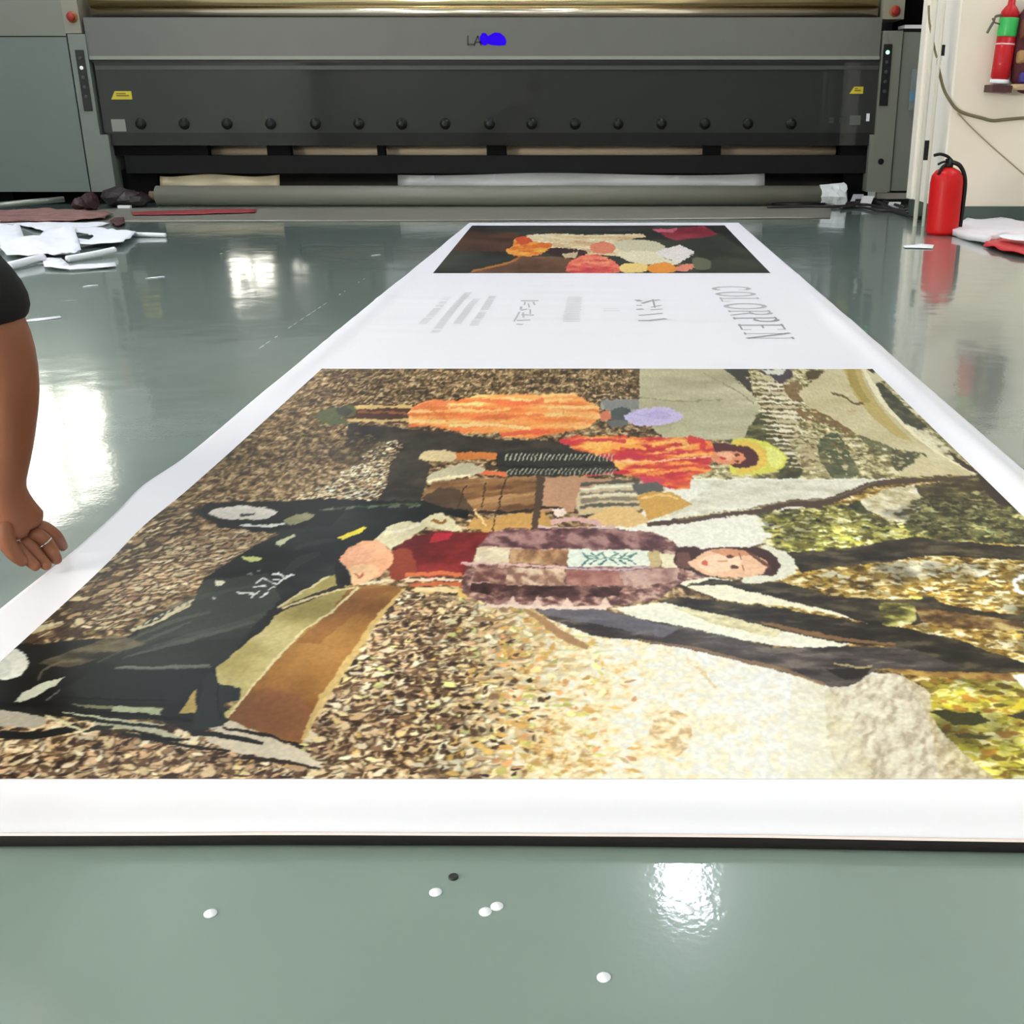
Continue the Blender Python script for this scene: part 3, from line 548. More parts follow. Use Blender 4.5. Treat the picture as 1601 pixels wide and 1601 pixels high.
    # ---- the black car
    BL = tx([(0, (16, 18, 17)), (.6, (32, 36, 33)), (1, (50, 56, 50))], 8, 12, 80)
    P([(300, 800), (345, 790), (420, 788), (520, 782), (600, 786), (660, 785), (690, 797), (735, 802), (730, 815), (690, 806), (655, 822), (620, 826), (600, 846), (560, 852), (545, 860), (530, 878), (547, 894), (551, 918), (520, 908), (512, 905), (430, 955), (440, 955), (415, 985), (345, 1047), (340, 1072), (375, 1078), (378, 1098), (352, 1104), (358, 1138), (300, 1150), (250, 1130), (130, 1128), (60, 1122), (-40, 1130), (-200, 1200), (-200, 1050), (0, 1015), (20, 1010), (60, 1010), (130, 1003), (200, 1000), (240, 965), (300, 945), (320, 905), (345, 890), (410, 850), (440, 838), (345, 826), (320, 812)], BL)
    P([(220, 985), (300, 945), (320, 910), (420, 900), (440, 940), (380, 1000), (250, 1010), (190, 1030)], (84, 86, 78), a=.55)
    P([(150, 1040), (260, 1000), (400, 985), (345, 1047)], (46, 50, 46), a=.7); P([(60, 1040), (180, 995), (230, 1010), (110, 1048)], 0, tex=tx([(0, (50, 44, 34)), (1, (140, 126, 96))], 30, 60, 81), a=.8)
    for q in ([(200, 1030), (280, 1008), (400, 975)], [(170, 1018), (270, 975), (330, 960)]): L(q, [3, 7, 4], (98, 100, 90), a=.6)
    L([(180, 1048), (260, 1049), (330, 1047)], 4, (92, 96, 88)); P([(150, 1052), (334, 1050), (340, 1072), (300, 1105), (150, 1100), (100, 1080)], (28, 32, 31))
    L([(205, 990), (245, 975), (300, 948)], 4, (214, 200, 160)); L([(250, 972), (300, 942)], 4, (230, 216, 186))
    E(12, 1042, 33, 25, (226, 222, 212), -.1); E(0, 1046, 20, 18, (196, 196, 190), a=.6)
    P([(24, 1104), (32, 1088), (60, 1073), (102, 1062), (88, 1075), (56, 1092), (34, 1103)], (196, 194, 176), sm=False)
    P([(-60, 1112), (0, 1113), (70, 1125), (72, 1136), (50, 1142), (20, 1140), (-60, 1138)], (176, 166, 152), sm=True); L([(-60, 1146), (40, 1154), (100, 1146), (125, 1138)], 12, (26, 28, 28))
    L([(95, 1106), (150, 1110), (255, 1112)], 5, (120, 120, 90)); P([(180, 1108), (255, 1112), (250, 1128), (170, 1122)], (172, 178, 146)); L([(70, 1122), (110, 1138), (136, 1148)], 4, (214, 206, 168))
    L([(150, 1134), (240, 1146), (285, 1162)], 8, (186, 184, 160)); L([(140, 1142), (230, 1150), (280, 1164)], 3, (60, 58, 40)); L([(120, 1126), (200, 1135), (250, 1140)], 7, (28, 30, 28))
    L([(190, 1150), (280, 1168), (360, 1178)], 5, (30, 30, 28)); P([(320, 1160), (360, 1130), (480, 1180), (505, 1205), (430, 1190), (360, 1178)], (222, 208, 186)); L([(300, 1150), (360, 1156), (412, 1166)], [9, 8, 5], (34, 32, 30)); L([(370, 1188), (430, 1192), (500, 1206)], [2, 7, 2], (50, 40, 36))
    P([(283, 1120), (300, 1090), (306, 1082), (307, 1120)], (186, 160, 96)); E(335, 1140, 11, 4, (200, 204, 200))
    P([(340, 1076), (375, 1078), (380, 1098), (352, 1104)], (40, 44, 46)); P([(320, 1060), (348, 1050), (352, 1140), (300, 1145), (308, 1120)], (40, 46, 46))
    for q, w, cc, a in (([(205, 988), (245, 968), (300, 940), (400, 918)], [2, 10, 4], (78, 84, 78), .5), ([(190, 1034), (260, 1010), (350, 985), (420, 962)], [2, 12, 5], (86, 92, 86), .45), ([(150, 1040), (240, 1000), (300, 975)], [2, 6, 2], (120, 122, 110), .4),
                        ([(180, 1047), (260, 1047), (328, 1045)], [2, 4, 3], (118, 124, 118), .8), ([(334, 1046), (342, 1080), (344, 1130)], [3, 3, 3], (14, 16, 18), .8), ([(440, 905), (470, 880), (500, 868)], [8, 14, 6], (52, 62, 54), .5), ([(460, 860), (500, 850), (530, 848)], [4, 8, 3], (58, 66, 56), .5),
                        ([(0, 1106), (90, 1106), (150, 1118), (240, 1124), (300, 1132)], [7, 8, 7, 6, 5], (10, 12, 12), 1), ([(95, 1094), (160, 1098), (260, 1100)], [3, 3, 2], (8, 10, 10), 1), ([(100, 1118), (180, 1130), (260, 1138)], [2, 4, 2], (206, 206, 176), .9),
                        ([(60, 1068), (70, 1050), (96, 1038)], [3, 3, 2], (120, 108, 90), .7), ([(70, 1100), (84, 1092), (98, 1080)], [2, 2, 2], (150, 150, 146), .6), ([(350, 1142), (400, 1150), (440, 1160), (474, 1170)], [3, 6, 5, 3], (30, 26, 24), 1),
                        ([(210, 1146), (250, 1158), (300, 1160)], [4, 7, 3], (18, 20, 18), 1), ([(130, 1150), (150, 1142), (180, 1140)], [3, 8, 3], (40, 42, 34), 1)):
        L(q, w, cc, a=a)
    for k in range(9): L([(204 + k * 11.5, 989 - k * 5.6), (211 + k * 11.5, 985 - k * 5.6)], 3.2, (214, 204, 176), sm=False)
    for q in ([(20, 1005), (60, 985), (100, 975)], [(150, 985), (172, 982)], [(95, 900), (140, 880), (190, 862)], [(60, 1000), (80, 990)]): L(q, [2, 7, 2], (222, 212, 178), a=.8)
    # upper wheel arch and lamp
    P([(318, 790), (400, 786), (500, 788), (540, 800), (520, 826), (400, 832), (345, 828), (320, 812)], (34, 34, 32)); E(380, 805, 53, 11, (222, 214, 204)); L([(376, 808), (398, 807)], 3, (60, 58, 54))
    L([(375, 823), (410, 826), (445, 822)], 4, (238, 238, 230)); P([(445, 815), (480, 804), (488, 812), (455, 824)], (150, 146, 112), sm=True); L([(500, 800), (590, 794), (655, 790)], 3, (74, 90, 56))
    for k in range(5): L([(505 + k * 34, 800 - k), (522 + k * 34, 797 - k)], 3.5, (150, 156, 140), a=.6)
    P([(528, 844), (568, 826), (574, 830), (536, 848)], (226, 208, 70))
    P([(430, 850), (460, 838), (462, 842), (436, 858)], (206, 206, 170))
    # writing on the car's cover
    for q in ([(425, 901), (440, 902)], [(434, 898), (446, 906)], [(448, 903), (462, 901)], [(412, 908), (424, 914), (434, 916)], [(434, 916), (444, 909), (462, 901)], [(396, 921), (416, 920)], [(420, 925), (426, 921), (432, 922)], [(368, 930), (398, 932)], [(394, 937), (408, 927)], [(406, 938), (418, 930)], [(398, 915), (412, 908)], [(426, 909), (440, 909)]):
        L(q, 2.6, (224, 226, 224), sm=False)
    E(344, 914, 8, 4, (236, 232, 206)); E(336, 938, 4, 2.5, (190, 190, 184)); E(406, 895, 3, 2, (150, 150, 148)); E(392, 901, 4, 2, (140, 132, 136)); P([(378, 873), (400, 872), (410, 876), (392, 882)], (196, 200, 130), sm=True)
    # ---- cloth spread
    P([(338, 1048), (415, 985), (440, 955), (430, 955), (512, 905), (530, 900), (548, 918), (562, 921), (520, 960), (460, 1005), (400, 1075), (355, 1128), (348, 1120), (375, 1100), (375, 1080), (341, 1072)], 0, tex=tx([(0, (160, 146, 84)), (.5, (188, 172, 114)), (1, (214, 200, 150))], 12, 10, 83, .8))
    P([(548, 920), (600, 918), (634, 924), (612, 950), (590, 975), (545, 1045), (500, 1110), (472, 1166), (440, 1160), (356, 1128), (400, 1075), (460, 1005), (515, 962)], 0, tex=tx([(0, (122, 80, 42)), (.5, (158, 112, 58)), (1, (184, 138, 76))], 8, 7, 84, .8))
    P([(360, 1126), (420, 1080), (470, 1095), (490, 1120), (470, 1164), (440, 1158)], (138, 90, 62), a=.7); P([(460, 1010), (560, 925), (615, 922), (560, 960), (500, 1010)], (140, 92, 50), a=.6)
    L([(632, 924), (590, 972), (545, 1040), (505, 1100), (474, 1160)], [3, 7, 12, 13, 6], (214, 186, 124), a=.85)
    L([(356, 1126), (400, 1073), (460, 1003), (520, 958), (560, 922)], 3.5, (226, 214, 168)); L([(412, 968), (470, 944), (540, 918)], [4, 7, 7], (44, 36, 34))
    L([(432, 955), (480, 925), (515, 905)], 3, (220, 206, 160)); L([(560, 917), (600, 912), (640, 908)], 4, (234, 220, 186)); L([(440, 955), (500, 934), (556, 922)], 3, (224, 206, 160))
    # ---- third person: hand, sleeve, maroon skirt, knit coat
    P([(616, 862), (650, 841), (681, 834), (730, 836), (775, 834), (755, 859), (745, 881), (725, 903), (680, 906), (631, 903), (614, 890)], 0, tex=tx([(0, (84, 26, 30)), (.5, (118, 36, 38)), (1, (150, 54, 54))], 14, 14, 85)); P([(680, 838), (706, 836), (700, 846), (672, 852)], (170, 40, 56), sm=True)
    P([(612, 868), (640, 862), (650, 896), (620, 912), (608, 896)], (142, 66, 46), sm=True)
    L([(632, 903), (680, 900), (722, 902)], 6, (206, 116, 74)); L([(634, 911), (680, 909), (726, 912)], 4, (236, 206, 180)); L([(640, 918), (690, 916), (730, 918)], 6, (196, 106, 66)); L([(650, 926), (700, 926), (750, 928)], 7, (232, 206, 160)); P([(716, 922), (756, 922), (748, 940), (714, 936)], (222, 186, 110))
    P([(587, 848), (603, 828), (631, 817), (656, 820), (672, 808), (691, 803), (706, 814), (723, 834), (700, 834), (668, 827), (640, 846), (612, 862)], (222, 212, 176)); L([(676, 816), (690, 820), (698, 817)], 4, (150, 96, 40)); L([(600, 838), (630, 832), (655, 824)], 5, (240, 230, 204))
    P([(528, 878), (546, 860), (566, 850), (590, 848), (612, 864), (616, 882), (594, 906), (553, 920), (547, 896)], (236, 174, 136), sm=False); P([(545, 868), (580, 852), (604, 862), (590, 878), (556, 882)], (246, 186, 150), sm=True, a=.8); P([(548, 890), (588, 888), (590, 905), (556, 917)], (240, 200, 156), sm=True, a=.8); L([(556, 900), (562, 906), (570, 900)], 3, (180, 96, 70)); P([(526, 880), (545, 896), (552, 918), (530, 920), (524, 900)], (26, 22, 22))
    KN = tx([(0, (96, 64, 62)), (.4, (134, 96, 90)), (.7, (160, 122, 112)), (1, (206, 172, 158))], 130, 90, 86, .4, 3, 1.2)
    P([(766, 836), (800, 828), (838, 830), (900, 828), (960, 830), (1019, 834), (1050, 848), (1062, 862), (1080, 868), (1078, 886), (1100, 898), (1110, 906), (1069, 912), (1048, 926), (1025, 942), (990, 946), (956, 951), (831, 955), (759, 948), (722, 931), (722, 905), (737, 881), (747, 859)], KN)
    P([(766, 836), (838, 829), (960, 830), (1019, 835), (1055, 858), (1010, 862), (890, 861), (747, 858)], 0, tex=tx([(0, (86, 56, 60)), (.6, (126, 88, 90)), (1, (168, 130, 126))], 60, 40, 87, .4, 3, 1.3))
    P([(747, 859), (798, 859), (795, 884), (739, 883)], 0, tex=tx([(0, (214, 196, 164)), (1, (240, 226, 200))], 60, 60, 88))
    P([(798, 862), (890, 863), (888, 886), (795, 884)], 0, tex=tx([(0, (132, 96, 72)), (.6, (176, 134, 98)), (1, (206, 168, 130))], 80, 30, 89))
    P([(888, 862), (1013, 863), (1015, 889), (887, 888)], (226, 231, 218))
    for dx in (-1, 1):
        for k in range(3):
            x = 952 + dx * (6 + k * 14)
            L([(x - dx * 4, 876), (x + dx * 8, 868 - k * .6)], 2.2, (92, 128, 118), sm=False); L([(x - dx * 4, 878), (x + dx * 9, 886)], 2.2, (72, 108, 104), sm=False)
        L([(952 + dx * 8, 866), (952 + dx * 24, 873), (952 + dx * 40, 868)], 1.8, (104, 140, 130)); L([(952, 876), (952 + dx * 30, 877)], 1.6, (110, 144, 134))
    P([(1013, 864), (1032, 866), (1032, 890), (1015, 890)], (196, 176, 128)); P([(1032, 868), (1056, 870), (1058, 890), (1034, 890)], (234, 224, 194))
    P([(794, 891), (881, 892), (884, 919), (790, 917)], 0, tex=tx([(0, (150, 112, 96)), (.5, (196, 160, 136)), (1, (226, 200, 176))], 90, 50, 90, .4, 3, 1.5)); P([(745, 890), (794, 891), (790, 917), (738, 912)], 0, tex=tx([(0, (120, 76, 72)), (1, (190, 150, 136))], 90, 50, 91, .4, 3, 1.4))
    P([(884, 893), (968, 894), (974, 919), (887, 919)], 0, tex=tx([(0, (146, 92, 86)), (1, (186, 140, 128))], 60, 40, 92)); P([(968, 896), (1060, 890), (1060, 910), (1000, 920), (974, 918)], 0, tex=tx([(0, (150, 110, 104)), (1, (204, 172, 160))], 60, 40, 93))
    P([(738, 914), (790, 918), (884, 920), (974, 921), (966, 936), (800, 938), (736, 930)], 0, tex=tx([(0, (54, 34, 36)), (.7, (92, 62, 60)), (1, (140, 104, 96))], 60, 50, 94))
    for x in (800, 838, 885, 946): P([(x - 12, 955), (x + 2, 936), (x + 12, 952)], (234, 204, 190))
    L([(722, 884), (800, 886), (892, 891)], 3, (224, 188, 180)); L([(722, 884), (745, 891)], 3, (214, 172, 168)); L([(760, 950), (850, 953), (950, 953)], 5, (238, 214, 200)); L([(888, 891), (960, 893), (1015, 891)], 2.4, (196, 178, 196))
    # head: beret, hair, face
    P([(1190, 858), (1212, 860), (1232, 868), (1243, 884), (1240, 899), (1222, 909), (1190, 913), (1158, 910)], (226, 222, 204), sm=True)
    P([(1056, 862), (1082, 857), (1100, 863), (1112, 860), (1144, 858), (1190, 860), (1212, 872), (1220, 889), (1208, 902), (1190, 903), (1110, 905), (1078, 895), (1058, 890)], (66, 40, 36), sm=True)
    P([(1057, 866), (1078, 868), (1078, 892), (1059, 890)], (112, 76, 68))
    P([(1075, 884), (1087, 874), (1112, 863), (1144, 861), (1172, 868), (1196, 878), (1200, 890), (1188, 902), (1159, 905), (1119, 905), (1094, 897)], (236, 192, 158), sm=True)
    P([(1090, 882), (1130, 868), (1160, 876), (1150, 892), (1110, 897)], (248, 214, 184), sm=True, a=.8); P([(1112, 864), (1150, 862), (1175, 870), (1140, 872)], (206, 140, 104), sm=True, a=.8)
    E(1141, 873, 6, 2.6, (92, 50, 40)); E(1149, 890, 6, 2.6, (92, 50, 40)); E(1102, 883, 5, 4.5, (206, 104, 82)); L([(1122, 880), (1138, 881)], 2.4, (214, 150, 118)); L([(1155, 868), (1159, 878)], 1.8, (120, 70, 52)); L([(1160, 886), (1163, 896)], 1.8, (120, 70, 52))
    for k in range(6): L([(1164 + k * 3, 864 + k * 2), (1182 + k * 4, 872 + k * 4), (1204, 888 + k)], 1.6, (96, 58, 44), a=.8)

    # broad unevenness of the leaf ground
    n = fbm(c.X * 7, c.Y * 5, 210, 3) - .5; w = np.clip((-.05 - c.X) / .2, 0, 1)
    c.C = np.clip(c.C * (1 + .5 * (n * w)[..., None]), 0, 1)
    grain(c, 200)

def paint_small(c):
    P, L, E = c.poly, c.line, c.ell
    P([(500, 340), (1400, 340), (1400, 440), (500, 440)], 0, tex=tx([(0, (28, 28, 26)), (.6, (44, 46, 42)), (1, (62, 66, 56))], 6, 4, 100))
    P([(1000, 376), (1130, 372), (1240, 430), (1000, 430)], 0, tex=tx([(0, (44, 48, 40)), (1, (70, 76, 62))], 6, 5, 101), a=.7)
    P([(735, 362), (815, 366), (800, 384), (790, 394), (720, 394), (700, 392)], 0, tex=tx([(0, (58, 36, 26)), (1, (92, 60, 42))], 8, 6, 102))
    P([(738, 425), (790, 412), (812, 402), (870, 402), (900, 406), (892, 428), (734, 428)], 0, tex=tx([(0, (86, 58, 42)), (1, (126, 92, 70))], 12, 6, 103)); L([(738, 425), (790, 413), (812, 404)], 3, (170, 110, 50))
    P([(822, 368), (870, 366), (925, 368), (1005, 366), (1010, 371), (985, 374), (1020, 380), (1030, 392), (1010, 400), (970, 402), (925, 398), (902, 402), (890, 396), (850, 392), (836, 382)], 0, sm=False, tex=tx([(0, (196, 160, 116)), (.5, (224, 202, 162)), (1, (236, 224, 196))], 14, 9, 104))
    P([(846, 391), (870, 388), (900, 390), (918, 394), (912, 402), (890, 402), (850, 396)], (58, 34, 38), sm=True)
    P([(791, 391), (800, 386), (806, 374), (822, 370), (832, 378), (862, 382), (856, 392), (838, 400), (815, 402), (795, 397)], 0, sm=True, tex=tx([(0, (214, 100, 40)), (.5, (228, 150, 66)), (1, (240, 190, 90))], 16, 10, 105)); P([(806, 374), (822, 370), (832, 378), (814, 383)], (206, 84, 46), sm=True)
    P([(878, 398), (905, 394), (900, 404), (884, 404)], (206, 186, 150))
    P([(888, 414), (905, 402), (925, 398), (944, 402), (966, 414), (966, 427), (892, 428)], 0, sm=True, tex=tx([(0, (190, 56, 74)), (.5, (222, 96, 86)), (1, (240, 156, 116))], 22, 14, 106))
    P([(922, 384), (945, 378), (962, 386), (956, 396), (930, 396)], (222, 134, 104), sm=True)
    P([(962, 378), (1010, 376), (1040, 386), (1030, 398), (975, 394)], (206, 198, 168), sm=True); P([(966, 396), (1020, 394), (1040, 405), (1060, 414), (1010, 414), (980, 408)], (228, 218, 186), sm=True)
    P([(970, 416), (990, 412), (1012, 416), (1008, 426), (976, 427)], (238, 206, 130), sm=True); P([(1014, 416), (1040, 411), (1056, 418), (1052, 427), (1018, 427)], (230, 150, 60), sm=True); P([(1056, 418), (1080, 413), (1084, 421), (1064, 425)], (222, 140, 116), sm=True); P([(1084, 404), (1110, 408), (1108, 422), (1086, 420)], (104, 106, 84), sm=True)
    P([(1022, 395), (1063, 383), (1087, 395), (1062, 413), (1040, 404)], (232, 222, 218))
    P([(1030, 362), (1050, 358), (1100, 354), (1112, 360), (1122, 368), (1090, 373), (1058, 377), (1040, 370)], 0, tex=tx([(0, (112, 30, 46)), (1, (160, 58, 74))], 12, 6, 107)); P([(1020, 359), (1060, 358), (1050, 364), (1030, 364)], (190, 96, 116))
    L([(760, 356), (860, 358), (1000, 360)], 2.5, (76, 74, 84), a=.6)
    grain(c, 300)
# ================================================================ the wide printer
YP = 7.9
def zp(y, x=800): return at(x, y, YP).z
def xp(x, y=150): return at(x, y, YP).x
LX, RX = -3.437, 1.80
pr = empty('wide_format_printer', ((LX + RX) / 2, YP + .5, 0)); tag(pr, 'huge grey wide-format printer standing across the back of the room', 'printer')
zf0, zf1 = zp(92), zp(27)
# front beam, slightly proud, with a rolled lip below
bm = bmesh.new(); box(bm, LX, RX, YP - .02, YP + .35, zf0, zf1); build('front_beam', bm, M_fascia, pr, bevel=.006)
abox('beam_lip', mat('light lip paint', (136, 140, 130), .4), (LX + .01, RX, YP - .035, YP - .02, zf0 - .004, zf0 + .018), pr, .003)
abox('seam', M_darkline, (LX + .01, RX, YP - .005, YP + .3, zf0 - .02, zf0 - .0045), pr)
zd0, zd1 = zp(207), zf0 - .02
abox('front_cover', M_dark, (LX + .02, RX + .01, YP, YP + .3, zd0, zd1), pr)
abox('cover_ledge', mat('ledge paint', (58, 60, 57), .45), (LX + .03, RX, YP - .012, YP, zd1 - .045, zd1 - .02), pr, .003)
# knobs along the cover
kb = bmesh.new(); kc = at(220, 193, YP - .001); Mx = Matrix.Rotation(math.pi / 2, 3, 'X')
def knob(parent, px):
    c = at(px, 193, YP); bm = bmesh.new()
    lathe(bm, [(.036, 0), (.037, .006), (.032, .012), (.024, .013), (.022, .018), (.016, .02)], c, 18, Mx)
    k = build('knob', bm, M_black2, parent, True)
for px in (220, 288, 355, 423, 493, 561, 628, 696, 765, 831, 899, 966, 1034, 1102, 1169, 1237): knob(pr, px)
def sticker(name, px0, py0, px1, py1, m, skew=0, lab=None, Y=YP - .002):
    a = at(px0, py1, Y); b = at(px1, py0, Y); v = [(a.x, Y, a.z), (b.x, Y, a.z), (b.x, Y, b.z), (a.x + skew, Y, b.z), (a.x, Y + .0018, a.z), (b.x, Y + .0018, a.z), (b.x, Y + .0018, b.z), (a.x + skew, Y + .0018, b.z)]
    o = link(name, mesh(name, v, [(0, 1, 2, 3), (4, 7, 6, 5), (0, 4, 5, 1), (1, 5, 6, 2), (2, 6, 7, 3), (3, 7, 4, 0)]), m, pr)
    if lab: o['label'] = lab
    return o
M_yel = mat('yellow sticker', (206, 186, 40), .5); M_yd = mat('sticker print', (110, 96, 20), .5)
for x0, x1 in ((174, 205), (1328, 1350)):
    s = sticker('warning_sticker', x0, 142 if x0 < 400 else 135, x1, 155 if x0 < 400 else 146, M_yel, .03, 'yellow warning sticker')
    a = at(x0 + 8, 150 if x0 < 400 else 142, YP - .004); d = at(x1 - 4, 146 if x0 < 400 else 139, YP - .004)
    abox('print', M_yd, (a.x, d.x, YP - .0042, YP - .0021, a.z, a.z + .008), s); abox('print', M_yd, (a.x, d.x - .02, YP - .0042, YP - .0021, a.z + .014, a.z + .02), s)
M_gs = mat('grey label', (132, 134, 126), .5)
sticker('grey_label', 176, 186, 195, 205, M_gs, 0, 'grey square label at the left'); sticker('grey_label', 1328, 180, 1346, 195, mat('dim label', (92, 94, 90), .5), 0, 'dim grey square label at the right')
sticker('white_tag', 1354, 177, 1360, 189, M_paper, 0, 'small white tag')
for px in (1300, 1316):
    s = sticker('round_mark', px - 4, 183, px + 4, 192, mat('round mark', (44, 46, 44), .4), .0)
# lettering on the beam
def strokes(name, polys, m, parent, Y, w):
    bm = bmesh.new()
    for P in polys:
        q = [at(a, b, Y) for a, b in P]
        for a, b in zip(q, q[1:]):
            d = (b - a).normalized(); n = Vector((-d.z, 0, d.x)) * w / 2; e = d * w * .3
            v = [bm.verts.new(p) for p in (a - e - n, b + e - n, b + e + n, a - e + n)]; w2 = [bm.verts.new(p.co + Vector((0, .0025, 0))) for p in v]
            bm.faces.new(v); bm.faces.new(w2[::-1])
            for k in range(4): bm.faces.new((v[k], w2[k], w2[(k + 1) % 4], v[(k + 1) % 4]))
    return build(name, bm, m, parent)
YB = YP - .0225
strokes('lettering', [[(731.5, 56), (731.5, 69), (741, 69)], [(741, 70), (747, 56), (752, 70)], [(743, 65.5), (750, 65.5)]], mat('dark lettering', (44, 42, 48), .4), pr, YB, .0105)['label'] = 'dark letters L A'
bm = bmesh.new(); P = [(751, 68), (750, 58), (754, 51), (759, 51), (763, 56), (768, 53), (774, 50), (782, 51), (789, 57), (792, 64), (790, 70), (780, 71), (768, 70), (763, 68), (758, 71)]
a = [bm.verts.new(at(p[0], p[1], YB)) for p in P]; b = [bm.verts.new(at(p[0], p[1], YB) + Vector((0, .0025, 0))) for p in P]
bm.faces.new(a); bm.faces.new(b[::-1])
for k in range(len(P)): bm.faces.new((a[k], b[k], b[(k + 1) % len(P)], a[(k + 1) % len(P)]))
build('scribble', bm, mat('flat vivid blue', (46, 0, 255), .8, spec=.1), pr)['label'] = 'vivid blue rounded emblem after the letters'  # overlay scribble, added as a solid shape, no badge of the printer
# rails above the beam
for (y, r, m, nm) in ((18.5, .034, M_steel, 'chrome_roller'), (1, .042, M_steel2, 'upper_rail')):
    c = at(800, y, YP + .06); bm = bmesh.new(); tube(bm, [(LX + .03, YP + .06, c.z), (RX - .02, YP + .06, c.z)], r, 24); build(nm, bm, m, pr, True)
c = at(800, 9, YP + .08); abox('rail_gap', M_black, (LX + .02, RX - .01, YP + .09, YP + .14, c.z - .02, c.z + .02), pr)
abox('roller_bed', M_black, (LX + .02, RX - .01, YP + .1, YP + .3, zf1, zf1 + .03), pr)
abox('hood', M_fascia, (LX, RX, YP + .16, YP + .9, zf1 + .03, 1.62), pr, .02)
abox('rear_body', M_black, (LX, RX, YP + .3, YP + .75, .47, zf1), pr)
# underside frame with the feed slot
zs = [zp(y) for y in (207, 227, 243, 271)]
abox('under_beam', mat('glossy black beam', (12, 13, 14), .5, spec=.2, coat=1.0, coat_r=.03), (LX + .03, RX + .02, YP + .002, YP + .5, zs[1], zs[0]), pr)
abox('lower_beam', mat('black lower beam', (14, 15, 16), .6, spec=.2), (LX + .12, RX + .02, YP + .03, YP + .12, zs[3], zs[2]), pr, .004)
for x0, x1 in ((164, 322), (415, 452), (588, 600), (760, 790), (1100, 1128), (1315, 1362)):
    a, b = xp(x0, 235), xp(x1, 235); abox('slot_bracket', M_black, (a, b, YP + .035, YP + .1, zs[2], zs[1]), pr)
abox('slot_back', mat('slot back', (8, 8, 8), .9, spec=.1), (LX + .12, RX, YP + .42, YP + .46, zs[3] - .02, zs[1]), pr)
bm = bmesh.new(); tube(bm, [(xp(235, 235), YP + .24, .345), (xp(1316, 235), YP + .24, .345)], .045, 20); build('feed_roll', bm, mat('beige feed roll', (226, 204, 176), .5), pr, True)['label'] = 'beige media roll seen through the slot'
# legs between beam and floor
for x0, x1 in ((160, 240), (1322, 1362)): a, b = xp(x0, 300), xp(x1, 300); abox('foot', M_black, (a, b, YP + .1, YP + .5, 0, zs[3] + .02), pr, .006)
abox('gap_shade', mat('dim gap shade', (52, 50, 48), .6), (LX + .2, RX - .1, YP + .6, YP + .7, .0, .25), pr)  # dark panel standing in for shade in the gap under the printer
abox('cabinet_shade', M_black, (-5.0, LX, YP + .3, YP + .8, 0, .084), pr)  # dark block put in as the shade under the left cabinet
# ---- side cabinets and posts
zt = 1.62
a = xp(107, 60); sx = at(107, 60, YP - .02).x; s2 = at(137, 262, YP - .02).x
CY = YP - .03
abox('left_cabinet', M_cabinet, (-5.05, (sx + s2) / 2 - .006, CY, YP + .9, .085, zp(57) - .004), pr, .008)
abox('left_cabinet_top', mat('upper cabinet paint', (122, 124, 114), .45), (-5.05, (sx + s2) / 2 - .006, CY, YP + .9, zp(57) + .004, 1.305), pr, .008)
abox('cabinet_seam', M_darkline, (-5.04, LX - .02, CY + .012, YP + .8, zp(57) - .004, zp(57) + .004), pr)
bm = bmesh.new(); xa = (sx + s2) / 2 + .004
zj = zp(210)
for x1, z0, z1 in ((LX + .0, zj, zp(53)), (LX + .055, .085, zj)): box(bm, xa, x1, CY, YP + .3, z0, z1)
build('left_post', bm, mat('post paint', (118, 124, 117), .45), pr, bevel=.004)
abox('left_post_top', M_post, (xa - .01, LX - .02, CY, YP + .3, zp(53) + .004, 1.305), pr, .004)
xr1 = at(1407, 60, YP).x; xr2 = at(1448, 60, YP).x + .5
bm = bmesh.new(); box(bm, RX + .01, xr1 + .01, CY, YP + .3, .085, zp(48)); box(bm, RX - .02, xr1 + .01, CY + .002, YP + .3, .085, zj); build('right_post', bm, mat('right post paint', (118, 120, 112), .45), pr, bevel=.004)
abox('right_post_top', M_post, (RX + .0, at(1412, 20, YP).x, CY, YP + .3, zp(30), zt), pr, .004)
abox('right_cabinet', mat('right cabinet paint', (116, 120, 114), .5), (xr1 + .018, xr2, CY + .02, YP + .9, .09, zp(50)), pr, .008)
abox('cabinet_shelf', M_black2, (xr1 + .018, xr2, CY + .03, YP + .9, zp(50) + .002, zp(44)), pr)
abox('dark_bay', M_black, (xr1 + .018, xr2, YP + .3, YP + .9, zp(43), zt), pr)
abox('paper_stack', M_paper, (xr1 + .03, xr1 + .17, YP + .02, YP + .2, zp(44) + .001, zp(38)), pr)
for (px0, py0, px1, py1, on) in ((118, 78, 145, 173, False), (1389, 69, 1380, 165, True)):
    a = at((px0 + px1) / 2, (py0 + py1) / 2, CY); w = .028; z0 = zp(py1); z1 = zp(py0)
    cp = abox('control_panel', mat('black control panel', (22, 24, 24), .25), (a.x - w, a.x + w, CY - .008, CY - .0005, z0, z1), pr, .003)
    for k in range(5):
        z = z1 - .05 - k * (z1 - z0 - .08) / 5
        bm = bmesh.new(); lathe(bm, [(.012, 0), (.012, .003), (.009, .004)], (a.x, CY - .0085, z), 12, Mx)
        lit = (k == 0 and on); m = mat('green indicator', (120, 255, 190), .3, emit=6) if lit else (mat('white indicator', (220, 224, 214), .3, emit=.5) if (k == 1 and not on) else mat('dim button', (54, 62, 58), .4))
        b = build('indicator_light' if lit or (k == 1 and not on) else 'push_button', bm, m, cp, True)
        if lit: b['label'] = 'glowing green indicator'
